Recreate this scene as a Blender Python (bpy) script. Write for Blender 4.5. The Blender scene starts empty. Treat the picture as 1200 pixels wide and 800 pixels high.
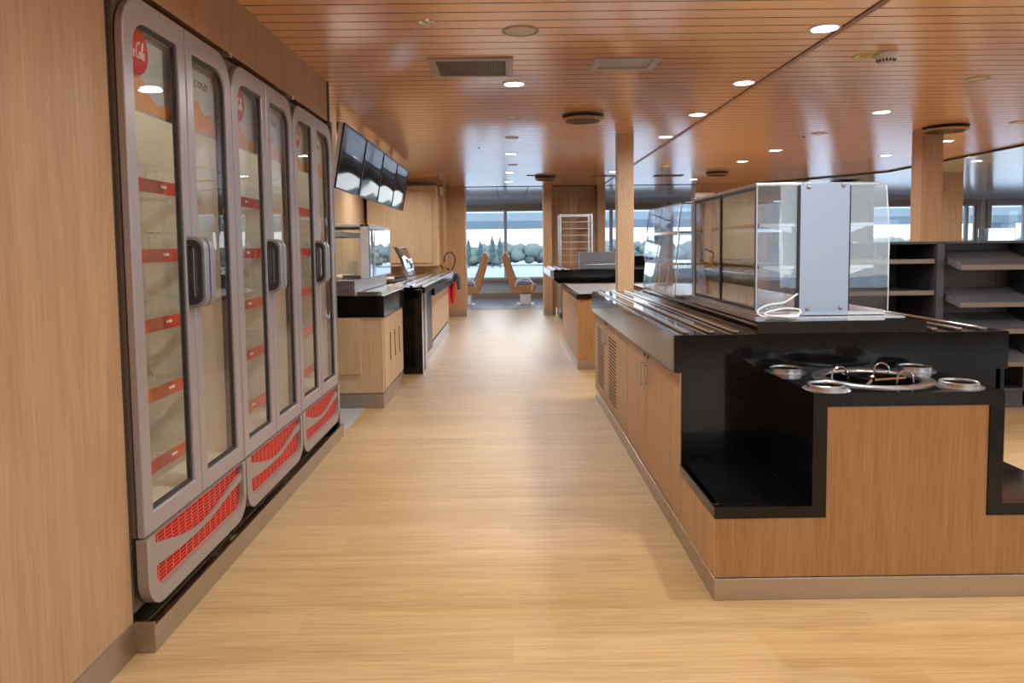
import bpy, bmesh, math, random
from mathutils import Vector, Matrix
random.seed(7)
sc = bpy.context.scene
col = sc.collection
PI = math.pi

# ------------------------------------------------------------------ materials
def lin(c):
    c = c / 255.0
    return c / 12.92 if c <= 0.04045 else ((c + 0.055) / 1.055) ** 2.4
def rgb(r, g, b): return (lin(r), lin(g), lin(b), 1.0)

def new_mat(name):
    m = bpy.data.materials.new(name); m.use_nodes = True
    nt = m.node_tree; b = nt.nodes['Principled BSDF']
    return m, nt, b

def plain(name, c, rough=0.5, metal=0.0, spec=0.5, coat=0.0, coat_r=0.1, noise=0.0, nscale=20.0, bump=0.0, emit=None, es=0.0):
    m, nt, b = new_mat(name)
    b.inputs['Roughness'].default_value = rough
    b.inputs['Metallic'].default_value = metal
    b.inputs['Specular IOR Level'].default_value = spec
    b.inputs['Coat Weight'].default_value = coat
    b.inputs['Coat Roughness'].default_value = coat_r
    tc = nt.nodes.new('ShaderNodeTexCoord')
    n = nt.nodes.new('ShaderNodeTexNoise'); n.inputs['Scale'].default_value = nscale; n.inputs['Detail'].default_value = 4
    nt.links.new(tc.outputs['Object'], n.inputs['Vector'])
    mx = nt.nodes.new('ShaderNodeMix'); mx.data_type = 'RGBA'
    k = 1 - max(noise, 0.02)
    mx.inputs[6].default_value = (c[0] * k, c[1] * k, c[2] * k, 1)
    k = 1 + max(noise, 0.02)
    mx.inputs[7].default_value = (min(1, c[0] * k), min(1, c[1] * k), min(1, c[2] * k), 1)
    nt.links.new(n.outputs['Fac'], mx.inputs[0]); nt.links.new(mx.outputs[2], b.inputs['Base Color'])
    if bump:
        bp = nt.nodes.new('ShaderNodeBump'); bp.inputs['Strength'].default_value = bump; bp.inputs['Distance'].default_value = 0.002
        nt.links.new(n.outputs['Fac'], bp.inputs['Height']); nt.links.new(bp.outputs[0], b.inputs['Normal'])
    if emit:
        b.inputs['Emission Color'].default_value = emit; b.inputs['Emission Strength'].default_value = es
    return m

def wood(name, ca, cb, grain='Z', rough=0.4, scale=1.0, plank=None, coat=0.0, coat_r=0.15, spec=0.4, lo=.3, hi=.72):
    """procedural oak: stretched noise streaks + fine pores; plank=(width, length) adds board to board variation"""
    m, nt, b = new_mat(name)
    N = nt.nodes.new; L = nt.links.new
    tc = N('ShaderNodeTexCoord')
    def mapped(sx, sy, sz):
        mp = N('ShaderNodeMapping'); mp.inputs['Scale'].default_value = (sx, sy, sz); L(tc.outputs['Object'], mp.inputs['Vector']); return mp
    def st(fine, along):
        d = {'X': (along, fine, fine), 'Y': (fine, along, fine), 'Z': (fine, fine, along)}[grain]
        return mapped(*d)
    n1 = N('ShaderNodeTexNoise'); n1.inputs['Scale'].default_value = 1.0; n1.inputs['Detail'].default_value = 5; n1.inputs['Distortion'].default_value = 1.2
    L(st(14 * scale, 0.9 * scale).outputs[0], n1.inputs['Vector'])
    n2 = N('ShaderNodeTexNoise'); n2.inputs['Scale'].default_value = 1.0; n2.inputs['Detail'].default_value = 3
    L(st(150 * scale, 5 * scale).outputs[0], n2.inputs['Vector'])
    ad = N('ShaderNodeMath'); ad.operation = 'MULTIPLY_ADD'; ad.inputs[1].default_value = 0.55
    L(n2.outputs['Fac'], ad.inputs[0])
    mu = N('ShaderNodeMath'); mu.operation = 'MULTIPLY'; mu.inputs[1].default_value = 0.45
    L(n1.outputs['Fac'], mu.inputs[0]); L(mu.outputs[0], ad.inputs[2])
    last = ad.outputs[0]
    if plank:
        w, ln = plank
        br = N('ShaderNodeTexBrick'); br.inputs['Scale'].default_value = 1.0
        br.inputs['Brick Width'].default_value = ln; br.inputs['Row Height'].default_value = w
        br.inputs['Mortar Size'].default_value = 0.0012; br.inputs['Mortar Smooth'].default_value = 0.3
        br.inputs['Color1'].default_value = (0, 0, 0, 1); br.inputs['Color2'].default_value = (1, 1, 1, 1); br.inputs['Mortar'].default_value = (0.1, 0.1, 0.1, 1)
        br.offset = 0.37
        L(tc.outputs['Object'], br.inputs['Vector'])
        a2 = N('ShaderNodeMath'); a2.operation = 'MULTIPLY_ADD'; a2.inputs[1].default_value = 0.09
        L(br.outputs['Color'], a2.inputs[0]); L(last, a2.inputs[2]); last = a2.outputs[0]
    cr = N('ShaderNodeValToRGB'); cr.color_ramp.elements[0].position = lo; cr.color_ramp.elements[1].position = hi
    cr.color_ramp.elements[0].color = cb; cr.color_ramp.elements[1].color = ca
    L(last, cr.inputs[0]); L(cr.outputs[0], b.inputs['Base Color'])
    b.inputs['Roughness'].default_value = rough; b.inputs['Specular IOR Level'].default_value = spec
    b.inputs['Coat Weight'].default_value = coat; b.inputs['Coat Roughness'].default_value = coat_r
    bp = N('ShaderNodeBump'); bp.inputs['Strength'].default_value = 0.08; bp.inputs['Distance'].default_value = 0.001
    L(n2.outputs['Fac'], bp.inputs['Height']); L(bp.outputs[0], b.inputs['Normal'])
    return m

def glass(name, tint=(1, 1, 1, 1), refl=0.0, rough=0.0, fres=1.45):
    m = bpy.data.materials.new(name); m.use_nodes = True; nt = m.node_tree; nt.nodes.clear()
    N = nt.nodes.new; L = nt.links.new
    out = N('ShaderNodeOutputMaterial'); mix = N('ShaderNodeMixShader'); tr = N('ShaderNodeBsdfTransparent'); gl = N('ShaderNodeBsdfGlossy')
    fr = N('ShaderNodeFresnel'); fr.inputs['IOR'].default_value = fres
    tc = N('ShaderNodeTexCoord'); ns = N('ShaderNodeTexNoise'); ns.inputs['Scale'].default_value = 3
    L(tc.outputs['Object'], ns.inputs['Vector'])
    bp = N('ShaderNodeBump'); bp.inputs['Strength'].default_value = 0.04; bp.inputs['Distance'].default_value = 0.02
    L(ns.outputs['Fac'], bp.inputs['Height']); L(bp.outputs[0], gl.inputs['Normal'])
    ma = N('ShaderNodeMath'); ma.operation = 'ADD'; ma.use_clamp = True; ma.inputs[1].default_value = refl
    geo = N('ShaderNodeNewGeometry'); inv = N('ShaderNodeMath'); inv.operation = 'SUBTRACT'; inv.inputs[0].default_value = 1; L(geo.outputs['Backfacing'], inv.inputs[1])
    mm = N('ShaderNodeMath'); mm.operation = 'MULTIPLY'; L(ma.outputs[0], mm.inputs[0]); L(inv.outputs[0], mm.inputs[1])
    L(fr.outputs[0], ma.inputs[0]); L(mm.outputs[0], mix.inputs[0])
    tr.inputs[0].default_value = tint; gl.inputs['Color'].default_value = (.95, .97, 1, 1); gl.inputs['Roughness'].default_value = rough
    L(tr.outputs[0], mix.inputs[1]); L(gl.outputs[0], mix.inputs[2]); L(mix.outputs[0], out.inputs[0])
    return m

def granite(name='black_granite', spec=.28, rough=.09):
    m, nt, b = new_mat(name); N = nt.nodes.new; L = nt.links.new
    tc = N('ShaderNodeTexCoord')
    v = N('ShaderNodeTexNoise'); v.inputs['Scale'].default_value = 380; v.inputs['Detail'].default_value = 2; L(tc.outputs['Object'], v.inputs['Vector'])
    cr = N('ShaderNodeValToRGB'); e = cr.color_ramp.elements
    e[0].position = .60; e[0].color = (.002, .002, .002, 1); e[1].position = .80; e[1].color = (.055, .053, .052, 1)
    L(v.outputs['Fac'], cr.inputs[0]); L(cr.outputs[0], b.inputs['Base Color'])
    b.inputs['Roughness'].default_value = rough; b.inputs['Specular IOR Level'].default_value = spec
    return m

def steel(name, c=(.62, .6, .58, 1), rough=.25, grain='Y'):
    m, nt, b = new_mat(name); N = nt.nodes.new; L = nt.links.new
    tc = N('ShaderNodeTexCoord'); mp = N('ShaderNodeMapping')
    mp.inputs['Scale'].default_value = {'X': (2, 300, 300), 'Y': (300, 2, 300), 'Z': (300, 300, 2)}[grain]
    L(tc.outputs['Object'], mp.inputs['Vector'])
    n = N('ShaderNodeTexNoise'); n.inputs['Scale'].default_value = 1; n.inputs['Detail'].default_value = 3; L(mp.outputs[0], n.inputs['Vector'])
    mr = N('ShaderNodeMapRange'); mr.inputs['To Min'].default_value = rough * .75; mr.inputs['To Max'].default_value = rough * 1.25
    L(n.outputs['Fac'], mr.inputs['Value']); L(mr.outputs[0], b.inputs['Roughness'])
    b.inputs['Base Color'].default_value = c; b.inputs['Metallic'].default_value = 1
    return m

M = {}
M['ceil_wood'] = wood('ceiling_plank_wood', rgb(255, 200, 162), rgb(251, 188, 148), 'X', rough=.38, scale=.5, coat=1.0, coat_r=.15, spec=.6, lo=.2, hi=.8)
def gloss_layer(m, rough, aniso, tangent, ior, add=0.0, color=(1, 1, 1, 1)):
    nt = m.node_tree; N = nt.nodes.new; L = nt.links.new
    b = nt.nodes['Principled BSDF']; out = nt.nodes['Material Output']
    b.inputs['Coat Weight'].default_value = 0; b.inputs['Specular IOR Level'].default_value = 0
    g = N('ShaderNodeBsdfAnisotropic'); g.inputs['Roughness'].default_value = rough; g.inputs['Anisotropy'].default_value = aniso; g.inputs['Color'].default_value = color
    c = N('ShaderNodeCombineXYZ')
    for i in range(3): c.inputs[i].default_value = tangent[i]
    L(c.outputs[0], g.inputs['Tangent'])
    f = N('ShaderNodeFresnel'); f.inputs['IOR'].default_value = ior
    a = N('ShaderNodeMath'); a.operation = 'ADD'; a.use_clamp = True; a.inputs[1].default_value = add; L(f.outputs[0], a.inputs[0])
    mx = N('ShaderNodeMixShader'); L(a.outputs[0], mx.inputs[0]); L(b.outputs[0], mx.inputs[1]); L(g.outputs[0], mx.inputs[2]); L(mx.outputs[0], out.inputs[0])
    for l in list(nt.links):
        if l.to_socket == b.inputs['Normal']: nt.links.remove(l)
gloss_layer(M['ceil_wood'], .14, .68, (0, 1, 0), 1.95, .06)

M['oak'] = wood('oak_panel', rgb(190, 152, 112), rgb(160, 120, 84), 'Z', rough=.42)
M['oak_light'] = wood('pale_oak_panel', rgb(214, 182, 142), rgb(186, 150, 110), 'Z', rough=.42)
M['oak_isl'] = wood('island_oak', rgb(188, 142, 92), rgb(152, 106, 62), 'Z', rough=.4)
M['oak_door'] = wood('door_oak', rgb(200, 158, 112), rgb(170, 126, 84), 'Z', rough=.4)
M['floor'] = wood('oak_floor', rgb(208, 174, 118), rgb(160, 120, 68), 'X', rough=.42, scale=.8, plank=(.16, 1.9), coat=.12, coat_r=.28, spec=.4)
gloss_layer(M['floor'], .34, .6, (0, 1, 0), 1.42, 0)
M['slot'] = plain('dark_gap', rgb(24, 18, 15), .8)
M['black'] = plain('black_plastic', rgb(18, 18, 19), .35)
M['granite'] = granite()
M['granite_top'] = granite('polished_granite_top', 1.0, .06)
M['steel'] = steel('brushed_steel')
M['steelx'] = steel('brushed_steel_across', rough=.28, grain='X')
M['steelz'] = steel('brushed_steel_upright', (.66, .68, .7, 1), rough=.3, grain='Z')
M['mirror'] = steel('polished_steel', (.8, .8, .8, 1), rough=.1)
M['skirt'] = steel('skirting_steel', (.44, .38, .31, 1), rough=.3, grain='Y')
M['silver'] = plain('silver_grey_paint', rgb(160, 151, 151), .32, .35, .5, noise=.03)
M['silver_low'] = plain('warm_grey_paint', rgb(152, 140, 132), .38, .25, .5, noise=.03)
M['cabdark'] = plain('dark_taupe_metal', rgb(96, 84, 78), .4, .3)
M['handle'] = plain('handle_grey', rgb(150, 150, 156), .28, .5)
M['handle_in'] = plain('handle_dark', rgb(42, 36, 36), .4)
M['red'] = plain('grille_red', rgb(232, 44, 18), .4, spec=.4)
M['strip'] = plain('price_strip_red', rgb(206, 62, 34), .4)
M['cream'] = plain('cooler_liner', rgb(226, 214, 192), .5)
M['gasket'] = plain('rubber_gasket', rgb(34, 30, 32), .5)
M['wire'] = plain('coated_wire', rgb(214, 208, 196), .35, .3)
M['orange'] = plain('orange_print', rgb(226, 160, 112), .5, noise=.25, nscale=9)
M['signwhite'] = plain('pale_print', rgb(206, 210, 206), .5)
M['discred'] = plain('disc_red', rgb(206, 30, 24), .4)
M['white'] = plain('white_plastic', rgb(246, 246, 246), .4)
M['letter'] = plain('letter_white', rgb(245, 240, 236), .5)
M['lettergrey'] = plain('letter_grey', rgb(120, 124, 124), .5)
M['glass'] = glass('clear_glass', (.93, .95, .95, 1), .02)
M['coolglass'] = glass('cooler_door_glass', (.95, .96, .95, 1), .04)
M['tint'] = glass('tinted_sliding_glass', (.62, .57, .50, 1), .22)
M['acrylic'] = glass('clear_acrylic', (.94, .96, .98, 1), .10)
M['endglass'] = glass('case_end_glass', (.92, .95, .99, 1), .10)
M['screen'] = plain('screen_black', rgb(8, 9, 12), .04, spec=.3)
M['steelpanel'] = steel('satin_panel_sky_tint', (.44, .53, .66, 1), rough=.42, grain='Z')  # blue base colour carries the daylight reflected in the steel
M['polish'] = plain('polished_well_steel', (.62, .62, .62, 1), .26, 1.0)
M['wellshade'] = steel('shaded_well_liner', (.10, .10, .10, 1), rough=.2, grain='X')  # near-black colour stands in for the dark reflections inside the wells
M['plate'] = steel('dull_riser_plate', (.5, .5, .5, 1), rough=.16, grain='X')
M['louvre'] = plain('dark_brown_louvre', rgb(92, 66, 50), .4)
M['darkshelf'] = plain('anthracite_metal', rgb(66, 65, 68), .36, .25)
M['darkshelf2'] = plain('anthracite_back', rgb(62, 56, 54), .5, .1)
M['shelftop'] = plain('shelf_tray_grey', rgb(124, 124, 130), .28, .3, spec=.7)
M['shelflip'] = plain('shelf_edge', rgb(128, 112, 96), .35, .4)
M['wallbeige'] = plain('beige_wall_panel', rgb(206, 196, 184), .5)
M['walldark'] = plain('grey_wall_panel', rgb(150, 146, 146), .5)
M['brownframe'] = plain('brown_window_frame', rgb(120, 92, 70), .45)
M['ceilwhite'] = plain('white_metal_ceiling', rgb(236, 238, 240), .2, .0, spec=.6, coat=.6, coat_r=.06)
gloss_layer(M['ceilwhite'], .13, .5, (0, 1, 0), 1.7, .1)
M['vent'] = plain('vent_brown', rgb(150, 112, 88), .4, .3)
M['ventdark'] = plain('vent_dark', rgb(44, 34, 28), .6)
M['ventgrey'] = plain('vent_grey', rgb(168, 156, 144), .4, .2)
M['lamp'] = plain('lamp_lens', (1, 1, 1, 1), .4, emit=(1, .97, .92, 1), es=22)
M['lampoff'] = plain('lamp_lens_unlit', rgb(224, 214, 200), .4)
M['greyfloor'] = plain('slate_floor', rgb(96, 104, 120), .25, coat=.3, noise=.1, nscale=6)
M['tile'] = plain('grey_tile_floor', rgb(178, 178, 178), .4, noise=.06, nscale=12)
M['leather'] = plain('tan_leather', rgb(176, 118, 66), .45, noise=.08, nscale=8)
M['cushion'] = plain('blue_grey_upholstery', rgb(120, 128, 150), .7, noise=.1, nscale=40)
M['seatwhite'] = plain('pedestal_white', rgb(226, 220, 212), .4)
M['redcloth'] = plain('red_fabric', rgb(226, 40, 20), .7, noise=.1, nscale=14)
M['greycloth'] = plain('slate_fabric', rgb(72, 78, 88), .6)
M['brass'] = plain('brass', rgb(206, 150, 70), .3, .8)
M['posgrey'] = plain('terminal_grey', rgb(112, 118, 126), .35, .3)
M['topgrey'] = plain('speckled_grey_top', rgb(178, 176, 172), .25, noise=.15, nscale=300, coat=.3)
M['signgreen'] = plain('sign_green', rgb(226, 246, 160), .5)
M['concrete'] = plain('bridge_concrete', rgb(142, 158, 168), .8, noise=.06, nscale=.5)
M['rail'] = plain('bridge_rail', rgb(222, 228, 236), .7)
M['leaf'] = plain('hazed_leaf_green', rgb(116, 134, 128), .9, noise=.45, nscale=.8)  # distance haze is mixed into this greyed green
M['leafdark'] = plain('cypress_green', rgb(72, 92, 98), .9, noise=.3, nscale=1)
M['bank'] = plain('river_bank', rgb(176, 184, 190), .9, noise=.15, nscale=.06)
M['bark'] = plain('bark', rgb(86, 78, 70), .9)

# ------------------------------------------------------------------ geometry helpers
class T:
    """a thing: Empty at its base; parts are built in world metres and stored relative to the base"""
    def __init__(s, name, label, cat, loc=(0, 0, 0), group=None):
        o = bpy.data.objects.new(name, None); o.empty_display_size = .1; col.objects.link(o); o.location = loc
        o['label'] = label; o['category'] = cat
        if group: o['group'] = group
        s.o = o; s.off = Vector(loc)

class MB:
    def __init__(s): s.bm = bmesh.new()
    def quad(s, *p):
        vs = [s.bm.verts.new(q) for q in p]; s.bm.faces.new(vs); return s
    def box(s, x0, x1, y0, y1, z0, z1):
        bm = s.bm
        v = [bm.verts.new((x, y, z)) for x in (x0, x1) for y in (y0, y1) for z in (z0, z1)]
        for f in ((0, 1, 3, 2), (4, 6, 7, 5), (0, 4, 5, 1), (2, 3, 7, 6), (0, 2, 6, 4), (1, 5, 7, 3)):
            bm.faces.new([v[i] for i in f])
        return s
    def prism(s, pts, axis, a, b):
        """pts: 2D polygon; axis: extrusion axis; for X pts=(y,z), Y pts=(x,z), Z pts=(x,y)"""
        def P(p, t):
            return {'X': (t, p[0], p[1]), 'Y': (p[0], t, p[1]), 'Z': (p[0], p[1], t)}[axis]
        bm = s.bm
        A = [bm.verts.new(P(p, a)) for p in pts]; B = [bm.verts.new(P(p, b)) for p in pts]
        n = len(pts)
        for i in range(n): bm.faces.new((A[i], A[(i + 1) % n], B[(i + 1) % n], B[i]))
        bm.faces.new(A[::-1]); bm.faces.new(B)
        return s
    def ring(s, outer, inner, axis, a, b):
        """frame between two loops with equal point counts, extruded"""
        def P(p, t):
            return {'X': (t, p[0], p[1]), 'Y': (p[0], t, p[1]), 'Z': (p[0], p[1], t)}[axis]
        bm = s.bm; n = len(outer)
        Q = [[bm.verts.new(P(p, t)) for p in L_] for L_ in (outer, inner) for t in (a, b)]
        oa, ob, ia, ib = Q
        for i in range(n):
            j = (i + 1) % n
            bm.faces.new((oa[i], oa[j], ob[j], ob[i])); bm.faces.new((ia[j], ia[i], ib[i], ib[j]))
            bm.faces.new((ob[i], ob[j], ib[j], ib[i])); bm.faces.new((oa[j], oa[i], ia[i], ia[j]))
        return s
    def tube(s, path, r, n=8, closed=False, flat=None):
        """round tube along a path, radius r or list of radii"""
        bm = s.bm; P = [Vector(p) for p in path]; m = len(P); rings = []
        up = None
        for i, p in enumerate(P):
            if closed: t = (P[(i + 1) % m] - P[i - 1])
            else: t = P[min(i + 1, m - 1)] - P[max(i - 1, 0)]
            t.normalize()
            if up is None: up = Vector((0, 0, 1)) if abs(t.z) < .9 else Vector((1, 0, 0))
            a = t.cross(up); a.normalize(); b2 = a.cross(t); b2.normalize(); up = b2
            rr = r[i] if isinstance(r, (list, tuple)) else r
            rings.append([bm.verts.new(p + a * rr * math.cos(2 * PI * k / n) + b2 * rr * math.sin(2 * PI * k / n)) for k in range(n)])
        last = m if closed else m - 1
        for i in range(last):
            A, B = rings[i], rings[(i + 1) % m]
            for k in range(n): bm.faces.new((A[k], A[(k + 1) % n], B[(k + 1) % n], B[k]))
        if not closed:
            bm.faces.new(rings[0][::-1]); bm.faces.new(rings[-1])
        return s
    def lathe(s, prof, c, n=32, axis='Z'):
        """prof: list of (r, h)"""
        bm = s.bm; rings = []
        for r, h in prof:
            if r < 1e-6:
                rings.append([bm.verts.new((c[0], c[1], c[2] + h))])
            else:
                rings.append([bm.verts.new((c[0] + r * math.cos(2 * PI * k / n), c[1] + r * math.sin(2 * PI * k / n), c[2] + h)) for k in range(n)])
        for A, B in zip(rings, rings[1:]):
            for k in range(n):
                a0, a1 = A[k % len(A)], A[(k + 1) % len(A)]; b0, b1 = B[k % len(B)], B[(k + 1) % len(B)]
                f = []
                for v in (a0, a1, b1, b0):
                    if v not in f: f.append(v)
                if len(f) > 2: bm.faces.new(f)
        return s
    def xf(s, mat):
        bmesh.ops.transform(s.bm, matrix=mat, verts=s.bm.verts); return s
    def build(s, name, mat, parent=None, off=None, bevel=0.0, smooth=False, kind=None, seg=2):
        if isinstance(parent, T): off = parent.off; parent = parent.o
        bmesh.ops.recalc_face_normals(s.bm, faces=s.bm.faces)
        if off is not None:
            for v in s.bm.verts: v.co -= off
        me = bpy.data.meshes.new(name)
        if smooth:
            for f in s.bm.faces: f.smooth = True
        s.bm.to_mesh(me); s.bm.free()
        o = bpy.data.objects.new(name, me); col.objects.link(o)
        me.materials.append(mat)
        if parent: o.parent = parent
        if kind: o['kind'] = kind
        if smooth:
            try: me.set_sharp_from_angle(angle=math.radians(40))
            except Exception: pass
        if bevel:
            md = o.modifiers.new('bevel', 'BEVEL'); md.width = bevel; md.segments = seg; md.limit_method = 'ANGLE'; md.angle_limit = math.radians(40)
            md.harden_normals = False
        return o

def box(name, mat, parent, x0, x1, y0, y1, z0, z1, bevel=.002, kind=None, off=None):
    return MB().box(x0, x1, y0, y1, z0, z1).build(name, mat, parent, off=off, bevel=bevel, kind=kind)
def struct(name, mb, mat, **k): return mb.build(name, mat, None, kind='structure', **k)
def tag(o, label, cat, group=None, kind=None):
    o['label'] = label; o['category'] = cat
    if group: o['group'] = group
    if kind: o['kind'] = kind
    return o
def dup(root, loc, label=None):
    r = root.copy(); col.objects.link(r); r.location = loc
    if label: r['label'] = label
    def rec(src, dst):
        for ch in list(src.children):
            c = ch.copy(); col.objects.link(c); c.parent = dst; rec(ch, c)
    rec(root, r)
    return r
def rrect(u0, u1, v0, v1, r, n=8):
    """rounded rectangle; r = (bl, br, tr, tl) radii; always 4*(n+1) points"""
    pts = []
    for (cx, cy, rr, a0) in ((u0, v0, r[0], PI), (u1, v0, r[1], 1.5 * PI), (u1, v1, r[2], 0), (u0, v1, r[3], .5 * PI)):
        sx = 1 if cx == u0 else -1; sy = 1 if cy == v0 else -1
        e = max(rr, 1e-4); ox, oy = cx + sx * e, cy + sy * e
        for k in range(n + 1):
            a = a0 + .5 * PI * k / n
            pts.append((ox + e * math.cos(a), oy + e * math.sin(a)))
    return pts
def text(name, body, size, mat, mtx, parent, off, extrude=.0006):
    cu = bpy.data.curves.new(name, 'FONT'); cu.body = body; cu.size = size; cu.extrude = extrude; cu.align_x = 'CENTER'; cu.align_y = 'CENTER'
    cu.space_character = 1.25
    t = bpy.data.objects.new(name, cu); col.objects.link(t)
    bpy.context.view_layer.update()
    me = bpy.data.meshes.new_from_object(t.evaluated_get(bpy.context.evaluated_depsgraph_get()))
    bpy.data.objects.remove(t)
    me.transform(mtx)
    for v in me.vertices: v.co -= off
    o = bpy.data.objects.new(name, me); col.objects.link(o); me.materials.clear(); me.materials.append(mat); o.parent = parent
    return o

CEIL = 2.33
# ------------------------------------------------------------------ floor
struct('floor', MB().box(-2.6, 13.6, -4, 14.3, -.1, 0), M['floor'])
struct('trim_1', MB().box(-2.6, 13.6, 14.3, 17.6, -.1, .004), M['greyfloor'])
struct('trim_2', MB().box(-2.4, -1.13, 4.79, 12.2, 0, .003), M['tile'])
struct('trim_9', MB().box(-2.2, 3.6, 14.28, 14.31, .0, .012), M['steelx'])

# ------------------------------------------------------------------ wooden plank ceiling (cut off on a slant at its far right corner)
def plank_ceiling():
    bm = bmesh.new(); p = .1225; y = -3.9 + .06
    def xr(y): return 5.8 if y < 11 else 5.8 - (y - 11) * .7
    while y + p < 12.99:
        g = .009; x0, x1, x2, x3 = -2.6, 1.685, 1.725, 0
        for (a, b) in ((-2.6, 1.685), (1.725, None)):
            prof = [(y, CEIL + .03), (y, CEIL), (y + p - g, CEIL), (y + p - g, CEIL + .03)]
            A = [bm.verts.new((a, q[0], q[1])) for q in prof]
            B = [bm.verts.new((b if b else xr(q[0]), q[0], q[1])) for q in prof]
            for i in range(len(prof) - 1):
                f = bm.faces.new((A[i], A[i + 1], B[i + 1], B[i])); f.material_index = 0 if i == 1 else 1
        y += p
    m = MB(); m.bm.free(); m.bm = bm
    o = struct('ceiling', m, M['ceil_wood']); o.data.materials.append(M['slot'])
    return o
plank_ceiling()
struct('trim_3', MB().prism([(-2.6, -4), (5.8, -4), (5.8, 11), (4.4, 12.99), (-2.6, 12.99)], 'Z', CEIL + .03, CEIL + .05), M['slot'])
struct('trim_4', MB().box(1.688, 1.722, -4, 12.98, CEIL - .006, CEIL + .03), plain('joint_trim', rgb(138, 84, 56), .35, .2))
def edge_strip():
    m = MB()
    m.box(5.8, 5.83, -4, 11, CEIL - .02, 2.40)
    m.prism([(5.8, 11), (5.83, 11), (4.43, 13.02), (4.4, 12.99)], 'Z', CEIL - .02, 2.40)
    m.box(-2.6, 4.43, 12.99, 13.02, CEIL - .008, 2.40)
    return m
struct('trim_5', edge_strip(), M['slot'])
# white metal ceiling beyond with tile grooves
def white_ceiling():
    m = MB()
    m.box(-2.6, 13.6, -4, 17.6, 2.392, 2.42)
    return m
struct('trim_6', white_ceiling(), M['slot'])
def white_tiles():
    m = MB()
    y = 12.9
    while y < 17.5:
        x = -2.6
        while x < 6.0:
            m.box(x + .006, x + .594, y + .006, y + min(1.194, 17.59 - y), 2.382, 2.393); x += .6
        y += 1.2
    y = -4
    while y < 17.5:
        m.box(6.0 if y > 12.8 else (5.84 if y < 10.9 else 4.6), 13.6, y + .005, y + .295, 2.382, 2.393); y += .3
    return m
struct('ceiling_2', white_tiles(), M['ceilwhite'], bevel=.0)

# ------------------------------------------------------------------ walls
struct('wall_near_left', MB().box(-1.5, -1.178, -4, 1.02, 0, CEIL).box(-1.5, -1.178, 1.024, 2.165, 0, CEIL + .02), M['oak'], bevel=.0015)
struct('baseboard_near_left', MB().box(-1.19, -1.172, -4, 2.17, 0, .1), M['skirt'])
struct('wall_header', MB().box(-1.62, -1.162, 2.165, 4.79, 2.075, CEIL + .02), M['oak'], bevel=.0015)
struct('wall_cooler_back', MB().box(-2.4, -1.9, 2.165, 4.76, 0, CEIL), M['cabdark'])
def behind():
    m = MB(); m.box(-1.5, 13.6, -4.1, -4, 0, .6); m.box(-1.5, 13.6, -4.1, -4, 2.1, 2.4); x = -1.5
    for a in (1.6, 3.9, 6.2, 8.5, 10.8): m.box(x, a, -4.1, -4, .6, 2.1); x = a + 1.9
    m.box(x, 13.6, -4.1, -4, .6, 2.1); return m
struct('wall_behind', behind(), M['wallbeige'])
struct('window_9_pane', MB().box(1.5, 13, -4.07, -4.06, .6, 2.1), M['glass'])
def left_wall():
    m = MB(); y = 4.8
    while y < 12.2:
        m.box(-2.5, -2.37, y, min(y + .78, 12.2) - .006, 0, CEIL + .02); y += .78
    return m
struct('wall_left', left_wall(), M['oak_light'])
struct('wall_left_backing', MB().box(-2.6, -2.39, 4.76, 13.0, 0, CEIL + .02), M['slot'])
struct('wall_galley_end', MB().box(-2.37, -1.14, 12.2, 12.9, 0, CEIL + .02), M['oak_light'])
struct('wall_pillar_left', MB().box(-1.18, -.76, 12.93, 13.35, 0, CEIL + .05).box(-1.14, -1.08, 12.2, 12.93, 0, CEIL + .02), M['oak'], bevel=.002)
struct('baseboard_pillar_left', MB().box(-1.185, -.755, 12.925, 13.355, 0, .1), M['skirt'])
# wood enclosure right of the passage
def enclosure():
    m = MB()
    m.box(.65, .80, 12.93, 13.35, 0, CEIL + .05)
    m.box(.80, 1.62, 13.2, 13.35, 0, CEIL + .05)
    m.box(1.13, 1.28, 13.14, 13.2, 0, CEIL + .05)
    m.box(1.62, 1.76, 12.93, 13.35, 0, CEIL + .05)
    return m
struct('wall_enclosure', enclosure(), M['oak'], bevel=.002)
struct('baseboard_enclosure', MB().box(.645, .805, 12.925, 13.355, 0, .1).box(1.615, 1.765, 12.925, 13.355, 0, .1), M['skirt'])
struct('wall_bulkhead', MB().box(3.4, 4.7, 12.94, 13.3, 0, CEIL + .05), M['oak'], bevel=.002)

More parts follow.
